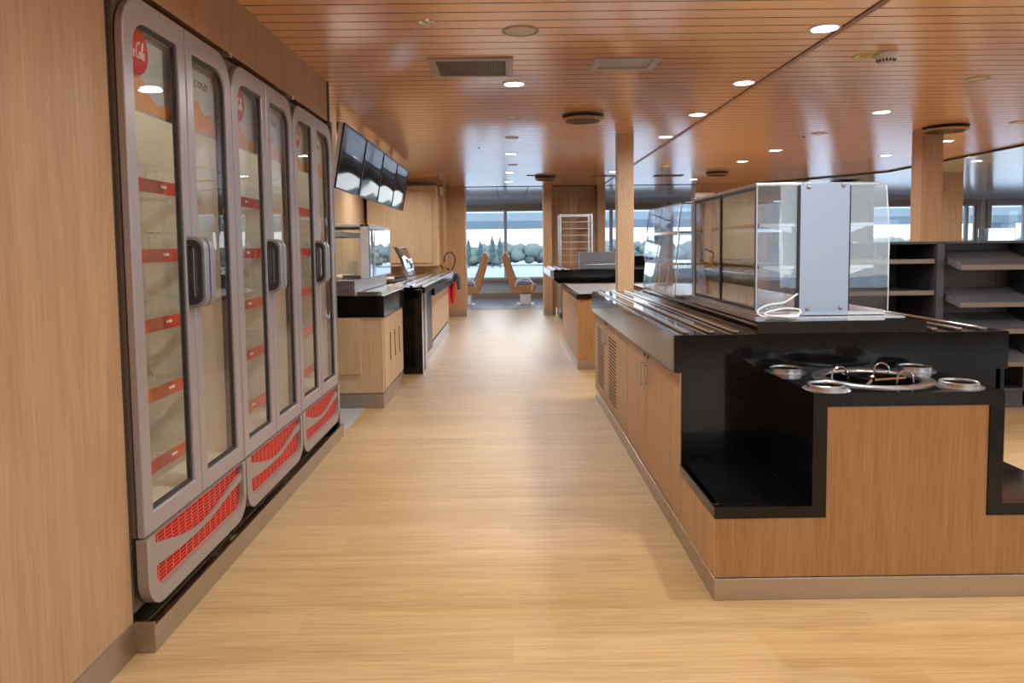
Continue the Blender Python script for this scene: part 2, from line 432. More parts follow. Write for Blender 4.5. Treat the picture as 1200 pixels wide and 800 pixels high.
# far wall with windows
WZ0, WZ1 = .47, 2.14
wins = [(-2.1, 2.0, [-.05, -1.1, 1.0]), (2.3, 3.62, [2.52]), (4.0, 5.5, [4.75]), (7.3, 7.9, []), (8.9, 10.35, []), (11.0, 11.42, [11.2]), (11.78, 13.0, [12.62])]
def far_wall():
    m = MB(); Y0, Y1 = 17.5, 17.6
    m.box(-2.6, 13.6, Y0, Y1, 0, WZ0); m.box(-2.6, 13.6, Y0, Y1, WZ1, 2.4)
    x = -2.6
    for a, b, _ in wins: m.box(x, a, Y0, Y1, WZ0, WZ1); x = b
    m.box(x, 13.6, Y0, Y1, WZ0, WZ1)
    return m
struct('wall_far', far_wall(), M['walldark'])
for i, (a, b, mull) in enumerate(wins):
    m = MB(); t = .035
    m.box(a - .12, b + .12, 17.46, 17.5, WZ1, WZ1 + .13)
    if i > 1: m.box(a - .1, a, 17.46, 17.5, WZ0, WZ1).box(b, b + .1, 17.46, 17.5, WZ0, WZ1)
    fr = struct('window_%d' % (i + 1), m, M['brownframe'])
    m = MB(); m.ring(rrect(a, b, WZ0, WZ1, (.02,) * 4, 3), rrect(a + t, b - t, WZ0 + t, WZ1 - t, (.03,) * 4, 3), 'Y', 17.5, 17.56)
    for x in mull: m.box(x - .04, x + .04, 17.48, 17.56, WZ0, WZ1)
    struct('window_%d_frame' % (i + 1), m, M['walldark'], bevel=.003)
    struct('window_%d_pane' % (i + 1), MB().box(a, b, 17.575, 17.58, WZ0, WZ1), M['glass'])
struct('trim_7', MB().box(-2.2, 3.8, 17.38, 17.5, WZ0 - .06, WZ0), M['brownframe'])
struct('trim_8', MB().box(-2.6, 13.6, 17.47, 17.5, .0, .12), M['brownframe'])
# right wall with windows, seen only in reflections
def right_wall():
    m = MB(); m.box(13.5, 13.6, -4, 17.6, 0, .7); m.box(13.5, 13.6, -4, 17.6, 2.05, 2.4)
    y = -4
    while y < 17.4:
        m.box(13.5, 13.6, y, y + .5, .7, 2.05); y += 2.4
    return m
struct('wall_right', right_wall(), M['walldark'])
struct('window_8_pane', MB().box(13.56, 13.57, -4, 17.5, .7, 2.05), M['glass'])

# columns
def column(n, x0, x1, y0, y1, zt, mat):
    struct('column_%d' % n, MB().box(x0, x1, y0, y1, 0, zt), mat, bevel=.004)
column(1, 1.075, 1.235, 7.02, 7.165, CEIL + .01, M['oak_light'])
column(2, 4.0, 4.205, 6.95, 7.13, CEIL + .01, M['oak'])
column(3, 7.0, 7.55, 11.9, 12.3, 2.39, M['oak'])

# ------------------------------------------------------------------ drinks coolers (built once, copied twice)
XF = -1.135; W = .846; D = .72
def seg(pts): return pts
def script_strokes():
    """flowing capital and small letters of the soft drink script, as centre lines in a unit box"""
    S = []
    def arc(cx, cy, rx, ry, a0, a1, n=14): return [(cx + rx * math.cos(math.radians(a0 + (a1 - a0) * k / n)), cy + ry * math.sin(math.radians(a0 + (a1 - a0) * k / n))) for k in range(n + 1)]
    def word(x, tail):
        S.append(arc(x + .30, .45, .26, .42, 55, 300))
        if tail == 'oca':
            S.append(arc(x + .62, .22, .12, .18, 0, 360)); S.append(arc(x + .90, .22, .12, .18, 50, 310))
            S.append(arc(x + 1.17, .22, .12, .18, 0, 360)); S.append([(x + 1.29, .40), (x + 1.29, .08), (x + 1.40, .04)])
        else:
            S.append(arc(x + .62, .22, .12, .18, 0, 360))
            S.append([(x + .78, .1), (x + .95, .55), (x + 1.0, .85), (x + .93, .95), (x + .86, .8), (x + .86, .2), (x + .95, .04)])
            S.append(arc(x + 1.15, .22, .12, .18, 0, 360)); S.append([(x + 1.27, .40), (x + 1.27, .08), (x + 1.4, .04)])
    word(0, 'oca'); S.append([(1.42, .3), (1.56, .34)]); word(1.55, 'ola')
    return [[(x - 1.5 + .25 * (y - .4), y - .45) for x, y in s] for s in S]

def make_cooler(y0, label):
    X = XF; t = T('drinks_cooler', label, 'cooler', (X - D / 2, y0 + W / 2, 0), 'glass door drinks coolers in a row')
    ya, yb = y0 + .004, y0 + W - .004
    zb, zt = .36, 2.035; xi = X - .045          # door line bottom/top, cabinet front
    # cabinet carcass, open to the front
    m = MB(); xb = X - D
    m.box(xb, xi, ya, ya + .035, .12, zt + .02); m.box(xb, xi, yb - .035, yb, .12, zt + .02)
    m.box(xb, xi, ya + .035, yb - .035, zt - .03, zt + .02); m.box(xb, xb + .03, ya + .035, yb - .035, .12, zt - .03)
    m.box(xb, xi, ya + .035, yb - .035, .12, .40)
    m.build('carcass', M['cabdark'], t, bevel=.003)
    m = MB()
    m.box(xb + .03, xi - .01, ya + .036, ya + .042, .40, zt - .03); m.box(xb + .03, xi - .01, yb - .042, yb - .036, .40, zt - .03)
    m.box(xb + .031, xb + .036, ya + .042, yb - .042, .40, zt - .03); m.box(xb + .036, xi - .01, ya + .042, yb - .042, .40, .405)
    m.build('liner', M['cream'], t)
    # upper frame behind the doors: fills the rounded corners
    m = MB(); m.ring(rrect(ya, yb, zb, zt, (.002,) * 4), rrect(ya + .045, yb - .045, zb + .05, zt - .07, (.01, .01, .05, .05)), 'X', xi, X - .028)
    m.build('front_frame', M['cabdark'], t)
    # header card inside at the top, with the printed drinks picture
    hd = box('header_card', M['signwhite'], t, xi - .010, xi - .005, ya + .045, yb - .045, 1.70, 1.96, 0)
    m = MB()
    pts = [(ya + .05, 1.705), (yb - .05, 1.705), (yb - .05, 1.745), (yb - .10, 1.79), (yb - .16, 1.775), (yb - .22, 1.82), (yb - .30, 1.80), (yb - .36, 1.77), (ya + .30, 1.74), (ya + .24, 1.77), (ya + .16, 1.85), (ya + .12, 1.80), (ya + .05, 1.77)]
    m.prism(pts, 'X', xi - .0049, xi - .003); m.build('printed_picture', M['orange'], hd, off=t.off)
    mt = Matrix.Translation((xi - .003, ya + .615, 1.885)) @ Matrix(((0, 0, 1, 0), (1, 0, 0, 0), (0, 1, 0, 0), (0, 0, 0, 1)))
    text('lettering', 'ICE COLD', .038, M['lettergrey'], mt, hd, t.off)
    # shelves
    for k, z in enumerate((.48, .735, .985, 1.235, 1.485)):
        m = MB()
        for q in range(14):
            yy = ya + .06 + q * (yb - ya - .12) / 13; m.box(xb + .06, xi - .10, yy - .002, yy + .002, z, z + .004)
        m.box(xb + .06, xb + .066, ya + .05, yb - .05, z - .006, z); m.box(xi - .11, xi - .104, ya + .05, yb - .05, z - .006, z)
        s_ = m.build('shelf', M['wire'], t)
        box('price_strip', M['strip'], s_, xi - .103, xi - .098, ya + .05, yb - .05, z - .026, z + .022, 0, off=t.off)
        m = MB()
        for q in range(11):
            yy = ya + .085 + q * .068
            h = .085
            m.tube([(xi - .115, yy, z + .004), (xi - .115, yy, z + h - .02), (xi - .13, yy, z + h), (xi - .30, yy, z + h), (xi - .32, yy, z + h - .02), (xi - .32, yy, z + .004)], .0016, 5)
        m.build('divider_wires', M['wire'], s_, off=t.off)
        m = MB()
        for q in range(2):
            yy = ya + .095 + q * .40
            m.box(xi - .0978, xi - .0974, yy, yy + .045, z - .004, z + .006)
        m.build('strip_marking', M['letter'], s_, off=t.off)
    # doors
    ym = (ya + yb) / 2
    for side in (0, 1):
        u0, u1 = (ya, ym - .003) if side == 0 else (ym + .003, yb)
        R = .13; r_in = .09
        rad_o = (.002, .002, .002, R) if side == 0 else (.002, .002, R, .002)
        rad_i = (.006, .006, .006, r_in) if side == 0 else (.006, .006, r_in, .006)
        rad_g = (.006, .006, .006, r_in - .02) if side == 0 else (.006, .006, r_in - .02, .006)
        il = .06; ii = .055
        a0 = u0 + (il if side == 0 else ii); a1 = u1 - (ii if side == 0 else il)
        m = MB(); m.ring(rrect(u0, u1, zb, zt, rad_o), rrect(a0, a1, zb + .065, zt - .075, rad_i), 'X', X - .026, X)
        d = m.build('door', M['silver'], t, bevel=.006, seg=3)
        d['label'] = 'silver grey door frame with one rounded top corner'
        m = MB(); m.ring(rrect(a0 - .004, a1 + .004, zb + .061, zt - .071, rad_i), rrect(a0 + .011, a1 - .011, zb + .076, zt - .086, rad_g), 'X', X - .024, X - .010)
        m.build('gasket', M['gasket'], d, off=t.off)
        m = MB(); m.prism(rrect(a0 + .002, a1 - .002, zb + .067, zt - .077, rad_i), 'X', X - .018, X - .015)
        m.build('door_glass', M['coolglass'], d, off=t.off)
        # bow handle beside the centre seam
        hy0, hy1 = (u1 - .040, u1 - .006) if side == 0 else (u0 + .006, u0 + .040)
        z0, z1 = 1.045, 1.30
        out = rrect(X - .02, X + .062, z0, z1, (.002, .045, .045, .002)); inn = rrect(X - .012, X + .040, z0 + .03, z1 - .03, (.002, .03, .03, .002))
        m = MB(); m.ring(out, inn, 'Y', hy0, hy1); hd2 = m.build('handle', M['handle'], d, off=t.off, bevel=.004)
        m = MB(); yo = (hy0 - .006, hy0 + .003) if side == 0 else (hy1 - .003, hy1 + .006)
        m.ring(rrect(X + .0, X + .05, z0 + .012, z1 - .012, (.002, .035, .035, .002)), rrect(X + .004, X + .034, z0 + .036, z1 - .036, (.002, .025, .025, .002)), 'Y', *yo)
        m.build('handle_grip', M['handle_in'], d, off=t.off)
        m = MB(); m.box(X - .001, X + .004, hy0, hy1, z0 + .03, z1 - .03); m.build('handle_recess_shade', M['handle_in'], d, off=t.off)  # dark plate added to give the handle opening its recess shade
        if side == 0:
            # round red emblem behind the glass
            cy, cz = a0 + .070, 1.885; R2 = .080
            m = MB(); m.prism([(cy + R2 * math.cos(2 * PI * k / 40), cz + R2 * math.sin(2 * PI * k / 40)) for k in range(40)], 'X', X - .031, X - .0285)
            e = m.build('emblem', M['discred'], d, off=t.off)
            m = MB()
            for s_ in script_strokes():
                m.tube([(X - .0283, cy + x * .041, cz + y * .058) for x, y in s_], .0023, 5)
            m.build('emblem_script', M['letter'], d, off=t.off)
    # kick grille panel with rounded lower corners
    z0, z1 = .118, zb - .006
    m = MB(); m.ring(rrect(ya, yb, z0, z1, (.10, .10, .004, .004)), rrect(ya + .055, yb - .03, z0 + .052, z1 - .001, (.055, .055, .001, .001)), 'X', X - .03, X + .004)
    g = m.build('grille_panel', M['silver_low'], t, bevel=.004)
    m = MB(); m.prism(rrect(ya + .05, yb - .025, z0 + .03, z1, (.055, .055, .004, .004)), 'X', X - .035, X - .016); rp = m.build('red_grille', M['red'], g, off=t.off)
    # slots cut in the red plate
    m = MB(); yy = ya + .062
    KEY = ((0, .30, .20), (.12, .36, .155), (.25, .43, .10), (.38, .475, .06), (.5, .48, .04), (.62, .45, .035), (.75, .37, .045), (.88, .29, .065), (1, .25, .09))
    def wave(u):  # centre and half thickness of the ribbon across the panel, as heights
        for (a_, c1_, h1_), (b_, c2_, h2_) in zip(KEY, KEY[1:]):
            if u <= b_ + 1e-6:
                f_ = (u - a_) / (b_ - a_); return z1 - (z1 - z0) * (c1_ + (c2_ - c1_) * f_), (z1 - z0) * (h1_ + (h2_ - h1_) * f_) * .82
    ci = 0
    while yy < yb - .05:
        for q in range(3):
            for k in range(15):
                zz = z0 + .056 + k * .0125
                y_ = yy + q * .0135
                dl = ya + .05 + .055 - y_; dr = y_ - (yb - .025 - .055)
                low = z0 + .052
                for dd in (dl, dr):
                    if dd > 0: low = max(low, z0 + .052 + .055 - math.sqrt(max(0, .055 ** 2 - min(dd, .055) ** 2)))
                if zz < low or zz > z1 - .012: continue
                m.box(X - .0165, X - .0155, y_, y_ + .0100, zz, zz + .0068)
        yy += .0505
    m.build('grille_slots', M['slot'], g, off=t.off)
    # flowing grey ribbon over the grille
    top, bot = [], []
    n = 28
    for k in range(n + 1):
        u = k / n; y_ = ya + .052 + u * (yb - .028 - ya - .052); c, th = wave(u)
        top.append((y_, min(c + th, z1 - .004))); bot.append((y_, c - th))
    m = MB(); m.prism(bot + top[::-1], 'X', X - .014, X - .002); m.build('wave_ribbon', M['silver_low'], g, off=t.off)
    # hinge bracket on the top corner
    m = MB(); m.box(X - .05, X + .012, yb - .025, yb + .0, zt + .004, zt + .022).box(X - .05, X + .02, yb - .05, yb - .02, zt + .006, zt + .018)
    m.build('hinge_bracket', M['steelx'], t, bevel=.003)
    # recessed base and levelling feet
    box('base', M['black'], t, X - D, X - .07, ya + .01, yb - .01, .03, .12, 0)
    m = MB()
    for a in (X - .12, X - D + .06):
        for b in (ya + .08, yb - .08): m.lathe([(0, 0), (.022, 0), (.022, .012), (.01, .018), (.01, .04), (0, .04)], (a, b, 0), 12)
    m.build('levelling_foot', M['black'], t)
    return t
def cooler_fill_lights():  # unseen area lights added to brighten the cooler interiors
    for k in range(3):
        ld = bpy.data.lights.new('cooler_fill_light', 'AREA'); ld.shape = 'RECTANGLE'; ld.size = .5; ld.size_y = .1; ld.energy = 1.6; ld.color = (1, .95, .86)
        o = bpy.data.objects.new('cooler_fill_light', ld); col.objects.link(o); o.location = (XF - .35, 2.172 + k * (W + .004) + W / 2, 1.99); o.rotation_euler = (0, 0, PI / 2)
cooler_fill_lights()
c0 = make_cooler(2.172, 'silver two-door drinks cooler directly beside the tall oak wall panel')
for k, lb in ((1, 'silver two-door drinks cooler in the middle of the row of three'), (2, 'silver two-door drinks cooler farthest down the row, beside the kitchen opening')):
    dup(c0.o, (c0.off.x, c0.off.y + k * (W + .004), 0), lb)
struct('baseboard_coolers', MB().box(-1.128, -1.113, 2.17, 4.74, 0, .085).box(-1.175, -1.113, 2.165, 2.17, 0, .10), M['skirt'], bevel=.001)
struct('trim_10', MB().box(-1.9, -1.15, 4.728, 4.75, 0, CEIL), M['cabdark'])
struct('trim_11', MB().box(-1.85, -1.135, 4.728, 4.74, 0, 2.07), M['steelz'])

# ------------------------------------------------------------------ buffet island
isl = T('buffet_island', 'long oak and black granite buffet island with stepped front end and round soup well', 'counter', (1.38, 4.2, 0))
XL, XR = .713, 2.048; YF, YW, YB = 2.445, 2.948, 5.86
B = lambda n, m, *a, **k: box(n, M[m], isl, *a, **k)
B('skirting', 'skirt', XL - .004, XR + .004, YF - .004, YB, 0, .078)
# oak front
m = MB(); m.prism([(XL + .002, .08), (XR - .002, .08), (XR - .002, .293), (1.664, .293), (1.664, .684), (1.10, .684), (1.10, .293), (XL + .002, .293)], 'Y', YF + .002, YF + .03)
m.build('front_panel', M['oak_isl'], isl)
m = MB(); m.box(XL + .002, XL + .02, YF + .03, YB, .08, .335).box(XL + .002, XL + .02, YW + .03, YB, .335, .72); m.build('side_panel', M['oak_door'], isl)
m = MB(); m.box(XR - .02, XR - .001, YF + .03, YB, .08, .293).box(XR - .02, XR - .001, YW, YB, .293, .72); m.build('side_panel', M['oak_door'], isl)
box('rear_panel', M['oak_door'], isl, XL + .02, XR - .02, YB - .02, YB, .08, .72)
# granite: stepped frame on the front, step tops, well block, end wall
m = MB()
m.prism([(XL - .004, .293), (1.10, .293), (1.10, .684), (1.664, .684), (1.664, .293), (XR + .004, .293), (XR + .004, .335), (1.716, .335), (1.716, .732), (1.05, .732), (1.05, .335), (XL - .004, .335)], 'Y', YF - .004, YF + .03)
m.build('granite_frame', M['granite'], isl, bevel=.0015)
B('step_top', 'granite', XL - .004, 1.05, YF + .03, YW, .293, .335, bevel=.0015)
B('step_top', 'granite', 1.716, XR + .004, YF + .03, YW, .293, .335, bevel=.0015)
# block around the soup wells with a round opening
def top_with_hole(x0, x1, y0, y1, cx, cy, r, z0, z1, holes=()):
    m = MB(); n = 48
    outer = []
    for k in range(n):
        a = 2 * PI * (k + .5) / n; dx, dy = math.cos(a), math.sin(a)
        tx = ((x1 - cx) / dx) if dx > 0 else ((x0 - cx) / dx); ty = ((y1 - cy) / dy) if dy > 0 else ((y0 - cy) / dy)
        tt = min(tx, ty); outer.append((cx + dx * tt, cy + dy * tt))
    # snap the nearest points onto the corners
    for c in ((x0, y0), (x1, y0), (x1, y1), (x0, y1)):
        i = min(range(n), key=lambda q: (outer[q][0] - c[0]) ** 2 + (outer[q][1] - c[1]) ** 2); outer[i] = c
    inner = [(cx + r * math.cos(2 * PI * (k + .5) / n), cy + r * math.sin(2 * PI * (k + .5) / n)) for k in range(n)]
    m.ring(outer, inner, 'Z', z0, z1)
    return m
WC = (1.387, 2.708)
top_with_hole(1.05, 1.716, YF + .03, YW, WC[0], WC[1], .195, .695, .732).build('well_block_top', M['granite_top'], isl)
m = MB(); m.box(1.05, 1.08, YF + .03, YW, .335, .695).box(1.686, 1.716, YF + .03, YW, .335, .695); m.build('well_block_side', M['granite'], isl)
# end wall
m = MB(); m.prism([(XL + .002, .30), (2.064, .30), (2.064, .718), (2.078, .718), (2.078, .876), (.685, .876), (.685, .718), (XL + .002, .718)], 'Y', YW, YW + .03)
m.build('end_wall', M['granite'], isl, bevel=.0015)
m = MB(); m.box(.685, .715, YW + .03, YB + .01, .718, .876); m.box(.715, 1.03, YW + .03, YB + .01, .846, .876); m.build('tray_rail_slab', M['granite_top'], isl, bevel=.001)
m = MB(); m.box(2.048, 2.078, YW + .03, YB + .01, .718, .876); m.box(1.734, 2.048, YW + .03, YB + .01, .846, .876); m.build('tray_rail_slab', M['granite_top'], isl, bevel=.001)
B('riser', 'granite_top', 1.03, 1.734, YW, YB + .01, .8765, .928, bevel=.0015)
B('riser_plate', 'plate', 1.06, 1.71, YW + .12, YB - .02, .9285, .932, bevel=0)
for x in (.745, .85, .955, 1.79, 1.895, 2.0):
    B('tray_rail', 'mirror', x - .014, x + .014, YW + .04, YB - .03, .877, .889, bevel=.004)
# doors on the corridor side
def slot_door(y0, y1):
    d = box('door', M['oak_door'], isl, XL - .003, XL + .0018, y0, y1, .105, .695, .0015)
    m = MB(); w = (y1 - y0); n = 19
    for k in range(n):
        z = .165 + k * .024
        m.box(XL - .0045, XL - .002, y0 + w * .22, y0 + w * .80, z, z + .009)
    m.build('vent_slots', M['slot'], d, off=isl.off)
    return d
def handle(d, yy, z0, z1):
    m = MB(); m.box(XL - .031, XL - .023, yy - .008, yy + .008, z0, z1)
    m.box(XL - .025, XL - .003, yy - .005, yy + .005, z0 + .006, z0 + .014).box(XL - .025, XL - .003, yy - .005, yy + .005, z1 - .014, z1 - .006)
    m.build('handle', M['steelz'], d, off=isl.off, bevel=.002)
    m = MB(); m.lathe([(0, 0), (.008, 0), (.008, .003), (.005, .004), (0, .004)], (0, 0, 0), 16)
    m.xf(Matrix.Translation((XL - .003, yy, z1 + .035)) @ Matrix.Rotation(-PI / 2, 4, 'Y')); m.build('lock', M['slot'], d, off=isl.off)
d = slot_door(5.19, 5.80); handle(d, 5.235, .53, .645)
d = slot_door(4.58, 5.184); handle(d, 5.14, .53, .645)
d = box('door', M['oak_door'], isl, XL - .003, XL + .0018, 3.67, 4.26, .105, .695, .0015); handle(d, 3.715, .515, .645)
d = box('door', M['oak_door'], isl, XL - .003, XL + .0018, 3.075, 3.664, .105, .695, .0015); handle(d, 3.62, .515, .645)
for (a, b) in ((YW + .001, 3.07), (4.265, 4.575), (5.805, YB)): box('fixed_panel', M['oak_door'], isl, XL - .003, XL + .0018, a, b, .082, .717, .001)
for (a, b) in ((3.075, 4.26), (4.58, 5.80)): box('top_rail', M['oak_door'], isl, XL - .003, XL + .0018, a, b, .699, .717, 0)
box('fixed_panel', M['oak_door'], isl, XL - .003, XL + .0018, YF + .001, YW - .001, .082, .292, .001)
# round well
m = MB(); m.lathe([(.165, -.004), (.166, 0), (.168, .004), (.210, .005), (.213, .003), (.213, .0)], (WC[0], WC[1], .732), 64)
well = m.build('round_well', M['polish'], isl, smooth=True)
MB().lathe([(0, -.22), (.155, -.22), (.165, -.004), (.167, -.004)], (WC[0], WC[1], .732), 64).build('shaded_well_liner', M['wellshade'], well, off=isl.off, smooth=True)
for a in (15, 105, 235):
    ca, sa = math.cos(math.radians(a)), math.sin(math.radians(a))
    m = MB(); m.tube([(WC[0], WC[1], .722), (WC[0] + .158 * ca, WC[1] + .158 * sa, .722)], .006, 8); m.build('divider_bar', M['mirror'], well, off=isl.off, smooth=True)
m = MB(); m.lathe([(0, -.05), (.012, -.05), (.012, .008), (.008, .012), (0, .012)], (WC[0], WC[1], .73), 20); m.build('divider_hub', M['mirror'], well, off=isl.off, smooth=True)
for (ax, ay) in ((-.125, -.004), (.075, .075), (.070, -.105)):
    th = 0
    pts = [(WC[0] + ax - .029, WC[1] + ay, .715), (WC[0] + ax - .029, WC[1] + ay, .748)]
    pts += [(WC[0] + ax - .029 * math.cos(PI * k / 8), WC[1] + ay, .748 + .029 * math.sin(PI * k / 8)) for k in range(1, 8)]
    pts += [(WC[0] + ax + .029, WC[1] + ay, .748), (WC[0] + ax + .029, WC[1] + ay, .715)]
    MB().tube(pts, .0038, 8).build('lift_handle', M['mirror'], well, off=isl.off, smooth=True)
for (x, y) in ((1.126, 2.515), (1.612, 2.535), (1.118, 2.868), (1.640, 2.868)):
    m = MB(); m.lathe([(.080, 0), (.080, .002), (.066, .003), (.064, .003), (.064, .018), (.060, .0195), (.056, .018), (.055, .012)], (x, y, .732), 40)
    sw = m.build('small_well', M['polish'], isl, smooth=True)
    MB().lathe([(.0555, .012), (.055, .003), (0, .003)], (x, y, .732), 40).build('shaded_well_liner', M['wellshade'], sw, off=isl.off)

# ------------------------------------------------------------------ display cases on the island
ca = T('display_case', 'tall display case with tinted sliding glass doors and steel end panel, near end of island', 'display case', (1.375, 3.67, .932))
X0, X1, Y0, Y1, Z0, Z1 = 1.085, 1.655, 3.128, 4.215, .933, 1.513
box('base_tray', M['steel'], ca, X0, X1, Y0, Y1, Z0, Z0 + .02)
box('top_panel', M['steel'], ca, X0, X1 - .03, Y0 + .01, Y1, Z1 - .014, Z1)
m = MB()
for y in (Y0 + .006, Y1 - .006): m.box(X0, X0 + .006, y - .002, y + .006, Z0 + .02, Z1 - .014)
m.build('post', M['steelz'], ca, bevel=.001)
box('centre_post', M['gasket'], ca, X0 - .001, X0 + .016, 3.655, 3.672, Z0 + .02, Z1 - .014)
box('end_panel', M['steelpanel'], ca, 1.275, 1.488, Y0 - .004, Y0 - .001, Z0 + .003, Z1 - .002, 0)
m = MB()
for x in (1.268, 1.49): m.box(x - .006, x + .006, Y0 + .0, Y0 + .02, Z0 + .02, Z1 - .014)
m.build('end_post', M['gasket'], ca)
m = MB()
for x, z in ((1.31, .965), (1.455, .965), (1.31, 1.49), (1.465, 1.497), (1.30, .952)):
    m.lathe([(0, 0), (.010, 0), (.010, .003), (.006, .006), (0, .006)], (0, 0, 0), 14)
    vs = list(m.bm.verts)[-62:]
m.bm.free(); m = MB()
for x, z in ((1.31, .962), (1.455, .965), (1.31, 1.492), (1.462, 1.499)):
    q = MB(); q.lathe([(0, 0), (.010, 0), (.010, .003), (.006, .006), (0, .006)], (0, 0, 0), 14); q.xf(Matrix.Translation((x, Y0 - .004, z)) @ Matrix.Rotation(PI / 2, 4, 'X'))
    me_ = bpy.data.meshes.new('tmp'); q.bm.to_mesh(me_); m.bm.from_mesh(me_); q.bm.free(); bpy.data.meshes.remove(me_)
m.build('fixing_bolt', M['handle'], ca, smooth=True)
# end glass with bowed outer edge (both ends)
def bow(z):  # right hand outline
    t_ = (z - Z0) / (Z1 - Z0)
    return X1 + .012 - .042 * max(0, t_ - .55) ** 1.5 * 3.2 * .45
prof = [(X0, Z0 + .02), (X1, Z0 + .02)] + [(bow(Z0 + .02 + (Z1 - .034 - Z0) * k / 12), Z0 + .02 + (Z1 - .034 - Z0) * k / 12) for k in range(1, 13)] + [(X0, Z1 - .014)]
MB().prism(prof, 'Y', Y0 + .002, Y0 + .008).build('end_glass', M['endglass'], ca)
MB().tube([(bow(Z0 + .02 + (Z1 - .034 - Z0) * k / 12) + .001, Y0 + .005, Z0 + .02 + (Z1 - .034 - Z0) * k / 12) for k in range(13)], .0022, 6).build('edge_highlight', M['white'], ca)  # white tube draws the highlight along the bowed acrylic edge
MB().prism(prof, 'Y', Y1 - .008, Y1 - .002).build('end_glass', M['glass'], ca)
# bowed front glass on the far side
m = MB(); zz = [Z0 + .02 + (Z1 - .034 - Z0) * k / 12 for k in range(13)]
m.prism([(bow(z), z) for z in zz] + [(bow(z) - .005, z) for z in zz[::-1]], 'Y', Y0 + .008, Y1 - .008); m.build('curved_glass', M['acrylic'], ca, smooth=True)
for (a, b, x) in ((Y0 + .02, 3.665, X0 + .004), (3.66, Y1 - .02, X0 + .010)):
    dd = box('sliding_door', M['tint'], ca, x, x + .004, a, b, Z0 + .035, Z1 - .03, 0)
    m = MB(); m.ring(rrect(a, b, Z0 + .021, Z1 - .015, (.001,) * 4, 1), rrect(a + .010, b - .010, Z0 + .036, Z1 - .028, (.001,) * 4, 1), 'X', x - .002, x + .006); m.build('door_frame', M['gasket'], dd, off=ca.off)
for z in (1.142, 1.327):
    s_ = box('shelf', M['glass'], ca, X0 + .03, X1 - .05, Y0 + .02, Y1 - .02, z, z + .006, 0)
    m = MB()
    m.prism([(X0 + .03, z), (1.262, z), (1.262, z - .035)], 'Y', Y0 + .03, Y0 + .033)
    m.prism([(1.50, z), (X1 - .06, z), (1.50, z - .035)], 'Y', Y0 + .03, Y0 + .033)
    m.prism([(X0 + .03, z), (1.262, z), (1.262, z - .035)], 'Y', 4.16, 4.163)
    m.build('bracket', M['steelx'], s_, off=ca.off)
    m = MB(); m.box(X0 + .03, X1 - .05, Y0 + .012, Y0 + .02, z - .004, z + .010).box(X0 + .02, X0 + .028, Y0 + .02, Y1 - .02, z - .004, z + .010); m.build('shelf_edge', M['steelx'], s_, off=ca.off)
    m = MB(); m.box(X1 - .052, X1 - .046, Y0 + .02, Y1 - .02, z - .004, z + .010); m.build('shelf_edge', M['acrylic'], s_, off=ca.off)

cb = T('display_case', 'clear acrylic three-tier display case farther along the island, without tinted doors', 'display case', (1.36, 4.8, .932))
Y0, Y1 = 4.30, 5.27; tiers = [(Z0, 1.125), (1.145, 1.315), (1.335, 1.495)]
box('base_tray', M['steel'], cb, 1.0, 1.68, Y0, Y1, Z0, Z0 + .015)
prof = [(1.00, Z0 + .015), (1.66, Z0 + .015), (1.63, 1.49), (1.045, 1.49), (1.02, 1.335), (1.03, 1.315), (1.005, 1.145), (1.02, 1.125)]
for y in (Y0, (Y0 + Y1) / 2, Y1 - .006): MB().prism(prof, 'Y', y, y + .006).build('divider_panel', M['acrylic'], cb)
box('top_panel', M['acrylic'], cb, 1.04, 1.635, Y0, Y1, 1.491, 1.499)
m = MB()
for (za, zb_), xa, xb_ in zip(tiers, (1.0, 1.005, 1.02), (1.02, 1.03, 1.045)):
    for (a, b) in ((Y0 + .012, (Y0 + Y1) / 2 - .01), ((Y0 + Y1) / 2 + .012, Y1 - .012)):
        m.prism([(xa - .012, za + .02), (xa - .008, za + .02), (xb_ - .008, zb_), (xb_ - .012, zb_)], 'Y', a, b)
m.build('front_flap', M['acrylic'], cb)
MB().prism([(1.662, Z0 + .02), (1.668, Z0 + .02), (1.636, 1.49), (1.63, 1.49)], 'Y', Y0, Y1).build('rear_flap', M['acrylic'], cb)
for z in (1.13, 1.32):
    s_ = box('shelf', M['glass'], cb, 1.02, 1.64, Y0 + .01, Y1 - .01, z, z + .008, 0)
    m = MB(); m.box(1.012, 1.02, Y0 + .01, Y1 - .01, z - .004, z + .012); m.box(1.02, 1.64, Y0 - .003, Y0, z - .002, z + .010); m.build('shelf_edge', M['mirror'], s_, off=cb.off)
m = MB()
for y in (Y0 - .006, Y0 + .24, Y0 + .485, Y1 - .003):
    m.tube([(1.0, y, Z0 + .015), (1.018, y, 1.12), (1.008, y, 1.14), (1.028, y, 1.31), (1.02, y, 1.335), (1.042, y, 1.49)], .004, 6)
m.tube([(1.12, Y0 - .006, Z0 + .015), (1.12, Y0 - .006, 1.49)], .005, 6)
m.build('edge_rod', M['mirror'], cb)
m = MB(); m.box(1.04, 1.06, Y0, Y1, 1.499, 1.506).box(1.04, 1.635, Y0, Y0 + .012, 1.499, 1.506); m.build('top_edge', M['mirror'], cb)

